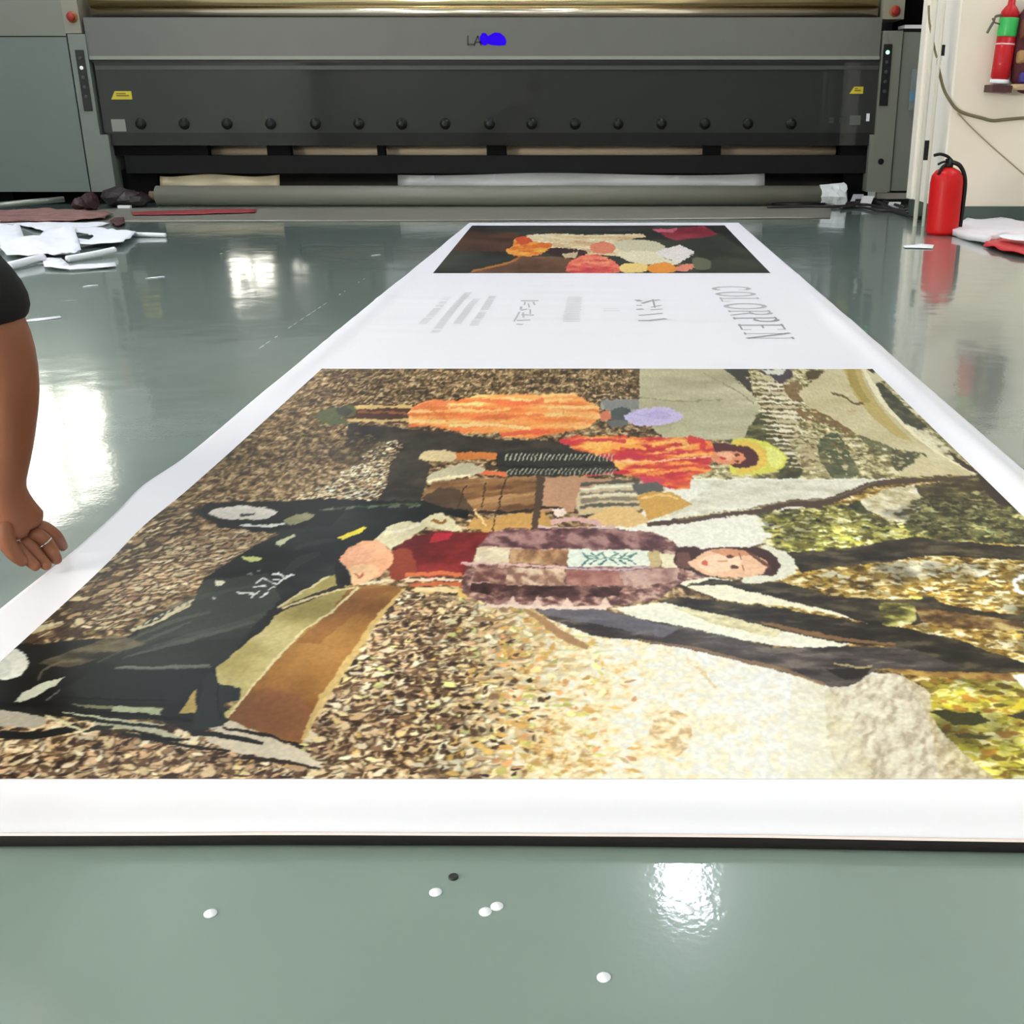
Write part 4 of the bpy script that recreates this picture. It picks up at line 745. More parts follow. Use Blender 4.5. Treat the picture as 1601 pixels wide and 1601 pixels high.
for px, py in ((113, 26), (1399, 17)):
    c = at(px, py, CY); bm = bmesh.new(); lathe(bm, [(.036, 0), (.036, .004)], (c.x, CY - .0005, c.z), 20, Mx); b = build('stop_button', bm, mat('orange bezel', (150, 96, 40), .5), pr, True)
    bm = bmesh.new(); lathe(bm, [(.014, .004), (.014, .016), (.026, .018), (.028, .026), (.02, .034)], (c.x, CY - .0005, c.z), 20, Mx); build('button_cap', bm, mat('stop red', (150, 26, 18), .4), b, True)['label'] = 'red mushroom cap'
c = at(1377, 252, CY); bm = bmesh.new(); lathe(bm, [(.02, 0), (.02, .004), (.012, .004)], (c.x, CY - .0005, c.z), 16, Mx); build('screw_cover', bm, M_black2, pr, True)
for x in (-4.9, -4.2, -3.55): abox('cabinet_foot', M_black, (x - .06, x + .06, YP + .05, YP + .25, 0, .086), pr, .004)
for x in (xr1 + .1, xr2 - .1): abox('cabinet_foot', M_black, (x - .05, x + .05, YP + .05, YP + .2, 0, .091), pr, .004)

# ================================================================ things at the printer's foot
def tagobj(o, *a, **k): return tag(o, *a, **k)
rx0, rx1 = at(243, 300, YP - .16).x, at(1284, 298, YP - .16).x
rr = .066; ry = YP - .13
mr = empty('media_roll', ((rx0 + rx1) / 2, ry, 0)); tag(mr, 'long grey-white roll of printing media lying on the floor under the printer', 'roll')
bm = bmesh.new(); tube(bm, [(rx0, ry, rr), (rx1, ry, rr)], rr, 28); build('roll', bm, mat('grey white media', (122, 121, 109), .45, noise=.02, nscale=2), mr, True)
bm = bmesh.new(); tube(bm, [(rx0 - .05, ry, rr), (rx0, ry, rr)], .03, 16); build('core', bm, mat('cardboard core', (110, 92, 74), .7), mr, True)
def crumple(name, poly, z0, amp, m, seed, lab, cat, thick=.002, group=None, lift=None, parent=None, nx=14):
    """a crumpled or lying sheet of real thickness inside an outline given on the floor plane"""
    P = [Vector(fl(a, b) + (0,)) for a, b in poly] if not isinstance(poly[0], Vector) else poly
    bm = bmesh.new(); vs = [bm.verts.new(p) for p in P]; f = bm.faces.new(vs)
    bmesh.ops.triangulate(bm, faces=[f]); 
    for _ in range(3): bmesh.ops.subdivide_edges(bm, edges=[e for e in bm.edges if e.calc_length() > .05], cuts=1, use_grid_fill=True)
    bmesh.ops.triangulate(bm, faces=bm.faces)
    q = np.array([v.co for v in bm.verts]); h = (fbm(q[:, 0] * 9 + seed, q[:, 1] * 5, seed, 3) - .25) * amp
    for v, hh in zip(bm.verts, h):
        v.co.z = z0 + max(0, hh) + (lift(v.co) if lift else 0)
    bmesh.ops.recalc_face_normals(bm, faces=bm.faces)
    g = bmesh.ops.solidify(bm, geom=bm.faces[:], thickness=thick)
    o = build(name, bm, m, parent, True)
    mn = min(v.co.z for v in o.data.vertices)
    if mn < z0:
        for v in o.data.vertices: v.co.z += z0 - mn
    if lab: tag(o, lab, cat, group)
    return o
# bright strips behind the roll, painting window light seen through the gap
def strip(name, pts_x, ys, Y, m, lab, cat, rise=0.0, curl=.02):
    """upright-ish wavy bright strip between two heights"""
    bm = bmesh.new(); n = 30; rows = []
    for j, t in enumerate((0, .5, 1)):
        row = []
        for i in range(n + 1):
            u = i / n; px = pts_x[0] + (pts_x[1] - pts_x[0]) * u
            lo = at(px, ys[1], Y); hi = at(px, ys[0], Y); z = lo.z + (hi.z - lo.z) * t
            row.append(bm.verts.new((lo.x, Y + curl * math.sin(u * 17 + j) * .5 + .02 * t, z + .008 * math.sin(u * 9 + 2 * j) * (t > 0))))
        rows.append(row)
    for a, b in zip(rows, rows[1:]):
        for i in range(n): bm.faces.new((a[i], a[i + 1], b[i + 1], b[i]))
    bmesh.ops.solidify(bm, geom=bm.faces[:], thickness=.002)
    o = build(name, bm, m, None, True); tag(o, lab, cat); return o
M_cream = mat('cream window light', (255, 240, 205), .5); M_gaplight = mat('white window light', (246, 246, 248), .35)
strip('window_light_strip', (250, 438), (274, 296), YP - .05, M_cream, 'wavy cream window light strip behind the left end of the floor roll', 'paper')
strip('gap_light_strip', (622, 1195), (272, 296), YP - .05, M_gaplight, 'long white strip of painted window light behind the middle of the floor roll', 'paper')
bm = bmesh.new(); zr = rr
ex0, ex1 = at(1280, 300, ry).x, at(1318, 300, ry).x
pts = []
for i in range(7):
    x = ex0 + (ex1 - ex0) * i / 6; ring = []
    for k in range(18):
        t = 2 * math.pi * k / 18; r = rr * (1.05 + .28 * R.random() * (i / 6 + .2)); z = max(.003, rr + r * math.sin(t)); ring.append(bm.verts.new((x + .02 * R.random(), ry + r * math.cos(t), z)))
    pts.append(ring)
for a, b in zip(pts, pts[1:]):
    for k in range(18): bm.faces.new((a[k], a[(k + 1) % 18], b[(k + 1) % 18], b[k]))
bm.faces.new(pts[-1]); bm.faces.new(pts[0][::-1])
tag(build('wrapping_film', bm, mat('crumpled film', (214, 218, 222), .3), None), 'crumpled silvery film wrapped around the right end of the floor roll', 'film')
# pale film lying on the floor along the printer
grey_film = mat('grey protective film', (126, 123, 112), .4, noise=.05, nscale=4)
crumple('protective_film', [(60, 347), (640, 346), (960, 344), (1298, 341), (1300, 322), (960, 323), (240, 325), (90, 328)], .001, .004, grey_film, 31, 'grey protective film lying flat on the floor along the foot of the printer', 'film', .0015)
crumple('red_ribbon', [(205, 334), (330, 329), (402, 329), (400, 334), (300, 337), (208, 338)], .008, .006, mat('dull red ribbon', (150, 52, 58), .5), 32, 'thin dull red ribbon on the grey film left of the banner', 'ribbon')
crumple('brown_cloth', [(-40, 340), (40, 333), (120, 332), (178, 338), (165, 346), (100, 350), (-40, 352)], .008, .05, mat('reddish brown cloth', (134, 96, 90), .8, noise=.3, nscale=14), 33, 'reddish brown rag lying under the left printer cabinet', 'cloth', .004)
crumple('dark_rag', [(172, 349), (182, 342), (194, 342), (196, 352), (184, 356)], .001, .03, mat('dark red rag', (74, 40, 42), .8), 34, 'small dark red rag beside the white offcuts', 'cloth', .003)
bm = bmesh.new(); tube(bm, [at(-60, 326, 7.3), at(40, 316, 7.45), at(100, 311, 7.6)], .018, 12); tag(build('metal_pipe', bm, mat('dull aluminium', (150, 152, 142), .35, .6), None, True), 'thin grey pipe lying under the left printer cabinet', 'pipe')
def junk(name, P, sz, m, lab, cat):
    bm = bmesh.new(); c = Vector(P); n = 14; seg = 9
    for j in range(3):
        d = Vector((R.uniform(-1, 1), R.uniform(-.4, .4), 0)) * sz * .6; q = c + d
        s = sz * R.uniform(.5, .9); h = s * R.uniform(.35, .7)
        bmesh.ops.create_icosphere(bm, subdivisions=2, radius=1, matrix=Matrix.Translation((q.x, q.y, h * .9)) @ Matrix.Rotation(R.random() * 3, 4, 'Z') @ Matrix.Diagonal((s, s * .6, h, 1)))
    for v in bm.verts: v.co += Vector((R.uniform(-1, 1), R.uniform(-1, 1), R.uniform(-1, 1))) * sz * .09; v.co.z = max(v.co.z, .002)
    return tag(build(name, bm, m, None), lab, cat)
M_junk = mat('dark maroon plastic', (58, 30, 32), .5)
g = fl(120, 330); junk('dark_bundle', (g[0], g[1] + .1, 0), .11, M_junk, 'dark maroon bundle under the corner of the left cabinet', 'bundle')
g = fl(212, 322); junk('dark_bag', (g[0], g[1] - .05, 0), .13, mat('dark crumpled bag', (42, 30, 32), .4), 'dark crumpled bag at the left end of the floor roll', 'bag')
g = fl(215, 322); abox_t = abox('white_clip', M_paper, (g[0] - .05, g[0] + .03, g[1] - .2, g[1] - .17, .0, .02), None, .004); tag(abox_t, 'small white clip on the floor by the dark bag', 'clip')
for k, (px, py, lab) in enumerate(((1336, 309, 'white plug on the floor nearest the film-wrapped roll end'), (1352, 312, 'white plug standing right of the first one by the printer foot'), (1396, 316, 'small round white plug among the cables below the right cabinet'))):
    g = fl(px, py + 8); bm = bmesh.new(); box(bm, -.035, .035, -.02, .02, 0, .06 if k < 2 else .035); 
    for v in bm.verts: v.co.x += v.co.z * .35
    o = build('power_plug', bm, M_paper, None, bevel=.008); bm2 = bmesh.new(); o.location = (g[0], g[1], 0); tag(o, lab, 'plug')
g = fl(1398, 318); o = abox('power_strip', mat('grey power strip', (156, 150, 146), .5), (g[0] - .13, g[0] + .1, g[1] - .03, g[1] + .03, .035, .075), None, .006); tag(o, 'grey power strip lying among cables under the right cabinet', 'power strip')
o = abox('cable_box', M_black2, (g[0] - .17, g[0] + .14, g[1] - .05, g[1] + .05, 0, .034), None, .006); tag(o, 'flat black box under the grey power strip', 'box')
M_cable = mat('black cable', (38, 32, 36), .5)
cabs = [([(1200, 326), (1260, 325), (1310, 325), (1350, 322), (1378, 327), (1410, 336), (1432, 343), (1443, 340)], 'black cable running from the roll to the partition corner'),
        ([(1290, 318), (1330, 322), (1356, 316), (1376, 322), (1400, 330), (1424, 332)], 'dark cable looping below the right printer post'),
        ([(1315, 328), (1340, 325), (1372, 331), (1404, 332), (1418, 336)], 'dark cable closest to the banner among the cables on the floor'),
        ([(1325, 314), (1345, 318), (1365, 313), (1392, 323), (1414, 326)], 'dark cable farthest back under the right cabinet')]
for i, (P, lab) in enumerate(cabs):
    bm = bmesh.new(); tube(bm, curve_pts([fl(a, b) + (.011 + .012 * (j % 2) * (i % 2),) for j, (a, b) in enumerate(P)]), .0095, 8); tag(build('cable', bm, M_cable, None, True), lab, 'cable')
# black end of the roll's carriage
bm = bmesh.new(); tube(bm, [fl(1206, 322) + (.014,), fl(1290, 323) + (.014,)], .013, 8); tag(build('black_rod', bm, M_black2, None, True), 'black rod on the floor in front of the right end of the roll', 'rod')

# ================================================================ the banner
YL0, YS0, YS1 = .924, 2.735, 6.382
edge_px = [(-1500, 1304), (0, 1308), (400, 1306), (800, 1307), (1200, 1311), (1601, 1318), (3000, 1330)]
EZ = .0125
_ex = np.array([fl(a, b, EZ)[0] for a, b in edge_px]); _ey = np.array([fl(a, b, EZ)[1] for a, b in edge_px])
BY1 = fl(900, 348.5)[1]
BX0, BX1 = -.80, .757
def bheight(X, Y):
    e = np.interp(X, _ex, _ey); t = np.clip(1 - (Y - e) / .085, 0, 1); t = t * t * (3 - 2 * t)
    z = .0022 + (EZ - .0022) * t
    m = np.clip((Y - 2.75) / .2, 0, 1) * np.clip((4.6 - Y) / .2, 0, 1)
    z = z + m * .0022 * vnoise(X * .9, Y * 13 + .8 * X, 5) * (.3 + vnoise(X * 1.1, Y * 5, 15)) + .0016 * vnoise(X * 3.2, Y * 2.2, 6) * np.clip((Y - .95) / .1, 0, 1)
    z = z + .004 * np.exp(-((Y - 1.84) / .13) ** 2) * np.exp(-((X - BX0) / .07) ** 2)
    z = z + .010 * np.exp(-((X - .715) / .028) ** 2) * np.clip((Y - 1.2) / .3, 0, 1) * np.clip((4.2 - Y) / .8, 0, 1)
    z = z + .006 * np.exp(-((X - BX0 - .03) / .03) ** 2) * np.clip((Y - 2.2) / .3, 0, 1) * np.clip((4.6 - Y) / .8, 0, 1)
    return z
def grid_mesh(name, U, V, fX, fY, fZ, thick=0.0):
    """regular grid; U across, V along"""
    u, v = np.meshgrid(U, V); X = fX(u, v); Y = fY(u, v); Z = fZ(X, Y); ny, nx = u.shape
    co = np.stack([X, Y, Z], -1).reshape(-1, 3)
    i = np.arange((ny - 1) * (nx - 1)); r = i // (nx - 1); c = i % (nx - 1); a = r * nx + c
    quads = np.stack([a, a + 1, a + nx + 1, a + nx], 1)
    if thick:
        n0 = len(co); co = np.vstack([co, co - np.array([0, 0, thick])]); q2 = (quads + n0)[:, ::-1]
        ring = np.concatenate([np.arange(nx), np.arange(1, ny) * nx + nx - 1, (ny - 1) * nx + np.arange(nx - 2, -1, -1), np.arange(ny - 2, 0, -1) * nx])
        rn = np.roll(ring, -1); side = np.stack([ring, ring + n0, rn + n0, rn], 1); quads = np.vstack([quads, q2, side])
    me = bpy.data.meshes.new(name); me.vertices.add(len(co)); me.vertices.foreach_set('co', co.astype(np.float32).ravel())
    me.loops.add(quads.size); me.loops.foreach_set('vertex_index', quads.astype(np.int32).ravel())
    me.polygons.add(len(quads)); me.polygons.foreach_set('loop_start', np.arange(0, quads.size, 4, dtype=np.int32))
    me.polygons.foreach_set('use_smooth', np.ones(len(quads), bool)); me.update(calc_edges=True)
    return me, X, Y
bn = empty('printed_banner', (0, 3.6, 0)); tag(bn, 'long white vinyl banner with printed pictures laid out on the green floor', 'banner')
def left_edge(Y): return BX0 - .009 * np.exp(-((Y - 1.80) / .09) ** 2) + .004 * np.exp(-((Y - 1.5) / .12) ** 2) + .004 * vnoise(Y * 3, Y * 0, 9)
U = np.concatenate([np.linspace(0, .12, 30), np.linspace(.125, .9, 70), np.linspace(.905, 1, 28)]); Vv = np.concatenate([np.linspace(0, .02, 14), np.linspace(.022, 1, 520)])
def sX(u, v):
    Y = .82 + v * (BY1 - .82); x0 = left_edge(Y); x1 = BX1 - .0 * v
    return x0 + (x1 - x0) * u
def sY(u, v):
    X = BX0 + (BX1 - BX0) * u; e = np.interp(X, _ex, _ey); return e + v * (BY1 - e)
me, _, _ = grid_mesh('sheet', U, Vv, sX, sY, bheight, .0009)
mw = mat('white satin vinyl', (246, 243, 251), .38, spec=.4, noise=.006, nscale=2)
o = link('sheet', me, mw, bn)
me.materials.append(mat('grey vinyl backing', (28, 26, 26), .8, spec=.2))
nf = len(me.polygons); nq = (len(U) - 1) * (len(Vv) - 1)
mi = np.zeros(nf, np.int32); mi[nq:2 * nq] = 1; me.polygons.foreach_set('material_index', mi)

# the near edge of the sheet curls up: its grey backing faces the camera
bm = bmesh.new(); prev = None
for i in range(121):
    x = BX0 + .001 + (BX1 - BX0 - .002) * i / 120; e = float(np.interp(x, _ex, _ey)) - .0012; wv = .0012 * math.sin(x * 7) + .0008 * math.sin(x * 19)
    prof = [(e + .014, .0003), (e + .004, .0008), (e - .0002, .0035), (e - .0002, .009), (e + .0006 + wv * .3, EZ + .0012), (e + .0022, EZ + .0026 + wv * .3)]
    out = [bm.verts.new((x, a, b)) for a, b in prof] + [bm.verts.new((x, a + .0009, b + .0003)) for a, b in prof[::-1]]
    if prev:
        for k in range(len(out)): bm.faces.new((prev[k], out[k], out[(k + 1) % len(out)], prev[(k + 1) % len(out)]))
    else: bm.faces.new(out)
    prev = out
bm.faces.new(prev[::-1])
cu = build('curled_edge', bm, mat('grey vinyl backing', (28, 26, 26), .8, spec=.2), bn, True); cu.data.materials.append(mat('rosy rim highlight', (232, 214, 210), .5))  # pinkish highlight along the rim is painted as a second, paler material
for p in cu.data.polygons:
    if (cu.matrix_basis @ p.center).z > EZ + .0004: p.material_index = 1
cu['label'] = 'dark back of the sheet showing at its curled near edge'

def print_material(name):
    m = bpy.data.materials.new(name); m.use_nodes = True; N = m.node_tree.nodes; L = m.node_tree.links; b = N['Principled BSDF']
    at_ = N.new('ShaderNodeVertexColor'); at_.layer_name = 'ink'; L.new(at_.outputs[0], b.inputs['Base Color'])
    b.inputs['Roughness'].default_value = .34; b.inputs['Specular IOR Level'].default_value = .08; return m
M_print = print_material('printed ink on satin vinyl')
def srgb2lin(c): return np.where(c <= .04045, c / 12.92, ((c + .055) / 1.055) ** 2.4)
def printed(name, x0f, x1f, ya, yb, nx, ny, paint, lab, blur=1):
    """one printed picture: a fine grid on the sheet carrying its ink as vertex colours"""
    # rows closer together where the picture is read from close by
    k = np.linspace(0, 1, ny); Yr = 1 / ((1 - k) / ya + k / yb)
    V = (Yr - ya) / (yb - ya)
    me, X, Y = grid_mesh(name, np.linspace(0, 1, nx), V, lambda u, v: x0f(ya + v * (yb - ya)) * (1 - u) + x1f(ya + v * (yb - ya)) * u, lambda u, v: ya + v * (yb - ya), lambda X, Y: bheight(X, Y) + .0005)
    # flat coordinates of the artwork (rows share one distance)
    c = Canvas(X, Y); c.C[:] = .5; paint(c)
    C = c.C
    # the print is a soft photograph: outlines waver a little
    ny_, nx_ = C.shape[:2]; di = np.rint((fbm(X * 95, Y * 60, 401, 2) - .5) * 3.6).astype(int); dj = np.rint((fbm(X * 80, Y * 70, 402, 2) - .5) * 4.2).astype(int)
    ii = np.clip(np.arange(ny_)[:, None] + di, 0, ny_ - 1); jj = np.clip(np.arange(nx_)[None, :] + dj, 0, nx_ - 1); C = C[ii, jj]
    for _ in range(blur):
        Cp = np.pad(C, ((1, 1), (1, 1), (0, 0)), 'edge'); C = (Cp[1:-1, 1:-1] * 4 + Cp[:-2, 1:-1] * 1 + Cp[2:, 1:-1] * 1 + Cp[1:-1, :-2] * 1 + Cp[1:-1, 2:] * 1) / 8
    ca = me.color_attributes.new('ink', 'FLOAT_COLOR', 'POINT')
    buf = np.ones((C.shape[0] * C.shape[1], 4), np.float32); buf[:, :3] = (srgb2lin(np.clip(C, 0, 1)) ** 1.06).reshape(-1, 3); ca.data.foreach_set('color', buf.ravel())
    o = link(name, me, M_print, bn); o['label'] = lab; return o
printed('printed_picture', lambda Y: -.722 - .009 * np.exp(-((Y - 1.62) / .12) ** 2) + 0 * Y, lambda Y: .669 + 0 * Y, YL0, YS0, 1050, 560, paint_large, 'large outdoor photograph of three people, a black car and trees')
printed('printed_picture', lambda Y: -.699 - .034 * (Y - 4.46), lambda Y: .652 + .004 * (Y - 4.46), 4.46, YS1, 420, 90, paint_small, 'small dark still-life photograph with orange and red shapes', 0)

# lettering: flat ink strokes lying on the sheet
def ink(name, segs, col, lab, z=.0007):
    """segs: (points on the sheet, width in metres)"""
    bm = bmesh.new()
    for P, w in segs:
        P = [Vector((p[0], p[1], 0)) for p in P]
        for i in range(len(P) - 1):
            a, b = P[i], P[i + 1]; n_ = max(1, int((b - a).length / .03)); d = (b - a).normalized(); nn = Vector((-d.y, d.x, 0)) * w / 2
            prev = None
            for k in range(n_ + 1):
                q = a + (b - a) * k / n_ + (d * w * .3 if k == n_ else (-d * w * .3 if k == 0 else Vector((0, 0, 0))))
                r = []
                for s in (-1, 1):
                    p = q + nn * s; p.z = float(bheight(np.array([p.x]), np.array([p.y]))[0]) + z; r.append(bm.verts.new(p))
                if prev: bm.faces.new((prev[0], r[0], r[1], prev[1]))
                prev = r
    o = build(name, bm, mat('ink %d' % col, (col, col, col + 2), .4), bn); o['label'] = lab
    return o
def pxs(P, w): return ([fl(a, b) for a, b in P], w)
arc = lambda cx, cy, rx, ry, a0, a1, n=12: [(cx + rx * math.cos(math.radians(a0 + (a1 - a0) * k / n)), cy + ry * math.sin(math.radians(a0 + (a1 - a0) * k / n))) for k in range(n + 1)]
TH, TN = .016, .006
GL = {  # letters in a unit box, (points, thick?)
 'C': [(arc(.52, .5, .42, .5, 50, 310), 1), ([(.79, .88), (.79, .68)], 0)],
 'O': [(arc(.5, .5, .44, .5, 70, 290), 1), (arc(.5, .5, .44, .5, -110, 110), 1)],
 'L': [([(.2, 0), (.2, 1)], 1), ([(.05, 1), (.36, 1)], 0), ([(.05, 0), (.85, 0), (.85, .2)], 0)],
 'R': [([(.2, 0), (.2, 1)], 1), ([(.05, 1), (.5, 1)], 0), (arc(.5, .75, .26, .25, 90, -90), 1), ([(.5, .5), (.2, .5)], 0), ([(.5, .5), (.85, 0)], 1), ([(.05, 0), (.35, 0)], 0)],
 'P': [([(.2, 0), (.2, 1)], 1), ([(.05, 1), (.5, 1)], 0), (arc(.5, .74, .3, .26, 90, -90), 1), ([(.5, .48), (.2, .48)], 0), ([(.05, 0), (.38, 0)], 0)],
 'E': [([(.2, 0), (.2, 1)], 1), ([(.05, 1), (.8, 1), (.8, .84)], 0), ([(.2, .52), (.6, .52)], 0), ([(.05, 0), (.82, 0), (.82, .2)], 0)],
 'N': [([(.15, 0), (.15, 1)], 0), ([(.12, 1), (.85, 0)], 1), ([(.85, 0), (.85, 1)], 0), ([(.02, 0), (.28, 0)], 0), ([(.7, 1), (.98, 1)], 0)]}
word = 'COLORPEN'; yA, yB = 4.12, 3.10; pitch = (yA - yB) / len(word)
for col, sel in ((178, range(0, 5)), (150, range(5, 8))):
    segs = []
    for i in sel:
        for pts, th in GL[word[i]]:
            P = []
            for u, v in pts:
                Yy = yA - pitch * (i + .08 + .84 * u); xb = .388 + .002 * i; P.append((xb + .128 * v, Yy))
            segs.append((P, TH if th else TN))
    ink('lettering', segs, col, 'thin serif capitals reading ' + ('COLOR' if col == 178 else 'PEN'))
q = lambda L, ox, oy, s: [(ox + a / s, oy + b / s) for a, b in L]
ink('lettering', [pxs(q(L, 940, 440, 11.43), w) for L, w in (([(640, 350), (690, 370)], .02), ([(650, 440), (705, 440)], .014), ([(660, 512), (724, 508)], .02), ([(740, 405), (880, 365), (1030, 345)], .016), ([(920, 335), (960, 480)], .006), ([(900, 470), (1060, 440)], .010), ([(900, 520), (1080, 505)], .012), ([(690, 618), (860, 605), (1080, 582)], .014), ([(700, 725), (850, 722), (1130, 682)], .022))], 168, 'grey title characters')
ink('lettering', [pxs(q(L, 780, 440, 10), w) for L, w in (([(370, 322), (590, 322)], .02), ([(540, 340), (560, 380)], .006), ([(350, 410), (345, 450)], .008), ([(410, 340), (400, 380)], .005), ([(460, 360), (475, 420)], .005), ([(350, 465), (440, 445)], .012), ([(490, 450), (490, 520)], .005), ([(380, 535), (520, 540)], .018), ([(380, 500), (385, 580)], .006), ([(320, 490), (240, 650)], .006), ([(310, 636), (465, 630)], .018), ([(300, 692), (355, 695)], .016))], 186, 'grey subtitle characters')
segs = []
for P in ([(600, 260), (200, 690)], [(930, 180), (700, 420), (390, 830)], [(1060, 290), (960, 380), (740, 690)], [(1310, 240), (1000, 720)]):
    P = [fl(*p) for p in q(P, 640, 440, 10)]
    for (a, b) in zip(P, P[1:]):
        n = max(3, int(math.dist(a, b) / .022))
        for k in range(n):
            if R.random() < .12: continue
            t0_, t1_ = k / n, (k + .62) / n; pa = (a[0] + (b[0] - a[0]) * (t0_ + t1_) / 2, a[1] + (b[1] - a[1]) * (t0_ + t1_) / 2)
            segs.append(([(pa[0] - .011, pa[1] + R.uniform(-.003, .003)), (pa[0] + .011, pa[1])], .007))
ink('lettering', segs, 206, 'four pale slanting lines of small print')
segs = []
for x0, x1, ya, yb in ((888, 905, 466, 508), (944, 968, 484, 490)):
    A = fl(x0, ya); B = fl(x1, yb); n = max(2, int((A[1] - B[1]) / .03))
    for k in range(n): yy = A[1] + (B[1] - A[1]) * k / n; segs.append(([(A[0] + .006 * R.random(), yy), (B[0] - .006 * R.random(), yy)], .011))
ink('lettering', segs, 222, 'very pale small print in the middle')
# ================================================================ punched dots on the floor
dots = [((329, 1428), 'white punched dot on the floor far left of all the other dots'), ((681, 1395), 'white punched dot just below and left of the black dot'), ((759, 1425.5), 'nearer of the two white punched dots lying side by side'), ((777, 1417), 'farther of the two white punched dots lying side by side'), ((1076, 1423), 'white punched dot lying in the bright glare on the floor'), ((944, 1528), 'white punched dot nearest to the camera')]
bm = bmesh.new(); lathe(bm, [(.0053, 0), (.0054, .0002), (.0054, .0005), (.0052, .0007)], (0, 0, 0), 24); d0 = build('punched_dot', bm, M_paper, None, True)
for i, (p, lab) in enumerate(dots):
    d = d0 if i == 0 else d0.copy()
    if i: COL.objects.link(d)
    g = fl(*p); d.location = (g[0], g[1], 0); d.rotation_euler = (0, 0, i); tag(d, lab, 'paper dot', 'punched dots on the floor in front of the banner')
bm = bmesh.new(); lathe(bm, [(.0042, 0), (.0044, .0005), (.0043, .0013), (.0038, .0016)], (0, 0, 0), 24); d = build('punched_dot', bm, mat('black vinyl dot', (18, 18, 18), .4), None, True); g = fl(709, 1371.5); d.location = (g[0], g[1], 0)
tag(d, 'single black punched dot on the floor near the banner edge', 'paper dot')
# small litter on the far floor
for p, s, lab in (((142, 447), .022, 'tiny white scrap on the floor below the offcuts'), ((64, 500), .05, 'thin white sliver beside the black sleeve'), ((243, 434), .03, 'thin white sliver left of the window reflections'), ((588, 399), .02, 'tiny white scrap on the floor behind the banner edge'), ((386, 338), .03, 'tiny white scrap by the red ribbon')):
    g = fl(*p); crumple('paper_scrap', [Vector((g[0] + a * s, g[1] + b * s * 2.2, 0)) for a, b in ((-1, -.4), (0, -.2), (1, .3), (.6, .6), (-.7, .1))], .0008, .004, M_paper, int(p[0]), lab, 'paper scrap', .001)
FLO = bpy.data.objects['floor']
M_scuff = mat('pale scuff', (176, 188, 180), .6)
def scuff(P, w, gap):
    bm = bmesh.new(); A = [fl(*p) for p in P]
    for a, b in zip(A, A[1:]):
        n = max(1, int(math.dist(a, b) / .07))
        for k in range(n):
            if R.random() < gap: continue
            t = (k + R.random() * .3) / n; t2 = (k + R.uniform(.5, 1)) / n; d = Vector((b[0] - a[0], b[1] - a[1], 0)).normalized(); q = Vector((-d.y, d.x, 0)) * w * R.uniform(.4, 1)
            p0 = Vector((a[0] + (b[0] - a[0]) * t, a[1] + (b[1] - a[1]) * t, .0004)); p1 = Vector((a[0] + (b[0] - a[0]) * t2, a[1] + (b[1] - a[1]) * t2, .0004))
            bm.faces.new([bm.verts.new(v) for v in (p0 - q * .3, p0.lerp(p1, .5) - q, p1 - q * .2, p1 + q * .2, p0.lerp(p1, .5) + q, p0 + q * .3)])
    build('scuff_mark', bm, M_scuff, FLO)
scuff([(403, 546), (458, 508), (512, 472)], .0035, .15); scuff([(528, 462), (572, 434)], .003, .35); scuff([(342, 397), (368, 388)], .006, .0); scuff([(92, 470), (140, 468)], .006, .2)
# ================================================================ white offcuts at the left
OFF = [
 ('offcut_sheet', [(-60, 352), (31, 355), (40, 379), (8, 386), (-60, 392)], .004, .05, 'white sheet offcut at the left frame edge, farthest left of the offcuts'),
 ('offcut_sheet', [(-30, 349), (90, 350), (150, 351), (172, 351), (152, 357), (122, 362), (88, 369), (60, 362), (32, 354)], .006, .02, 'long white offcut along the back of the offcut pile'),
 ('offcut_sheet', [(38, 379), (88, 369), (117, 363), (128, 398), (106, 409), (76, 404), (14, 404), (0, 396), (6, 388)], .012, .07, 'large white sheet in the centre of the offcut pile'),
 ('offcut_sheet', [(119, 362), (160, 361), (186, 368), (214, 370), (205, 379), (194, 386), (126, 389), (122, 380), (140, 379), (148, 375), (138, 370), (118, 368)], .012, .03, 'white offcut with a notch, right of the central sheet'),
 ('offcut_sheet', [(66, 406), (96, 406), (110, 420), (180, 412), (182, 419), (112, 424), (70, 421)], .003, .02, 'flat narrow white offcut nearest to the banner')]
for i, (nm, P, z0, amp, lab) in enumerate(OFF): crumple(nm, P, z0, amp, M_paper, 40 + i, lab, 'offcut', .003, 'white offcuts on the floor by the left cabinet')
ROLLS = [([(160, 369, .012), (205, 370, .014), (259, 371, .012)], .011, 'long thin rolled white strip sticking out to the right of the pile'),
         ([(106, 410, .015), (150, 404, .02), (180, 399, .025)], .014, 'short rolled white strip slanting up below the central sheet'),
         ([(14, 423, .018), (40, 417, .02), (68, 410, .022)], .017, 'short rolled white strip next to the black sleeve')]
for P, r, lab in ROLLS:
    pts = [fl(a, b) + (z,) for a, b, z in P]; bm = bmesh.new(); tube(bm, curve_pts(pts), r, 14); tag(build('rolled_strip', bm, M_paper, None, True), lab, 'offcut')
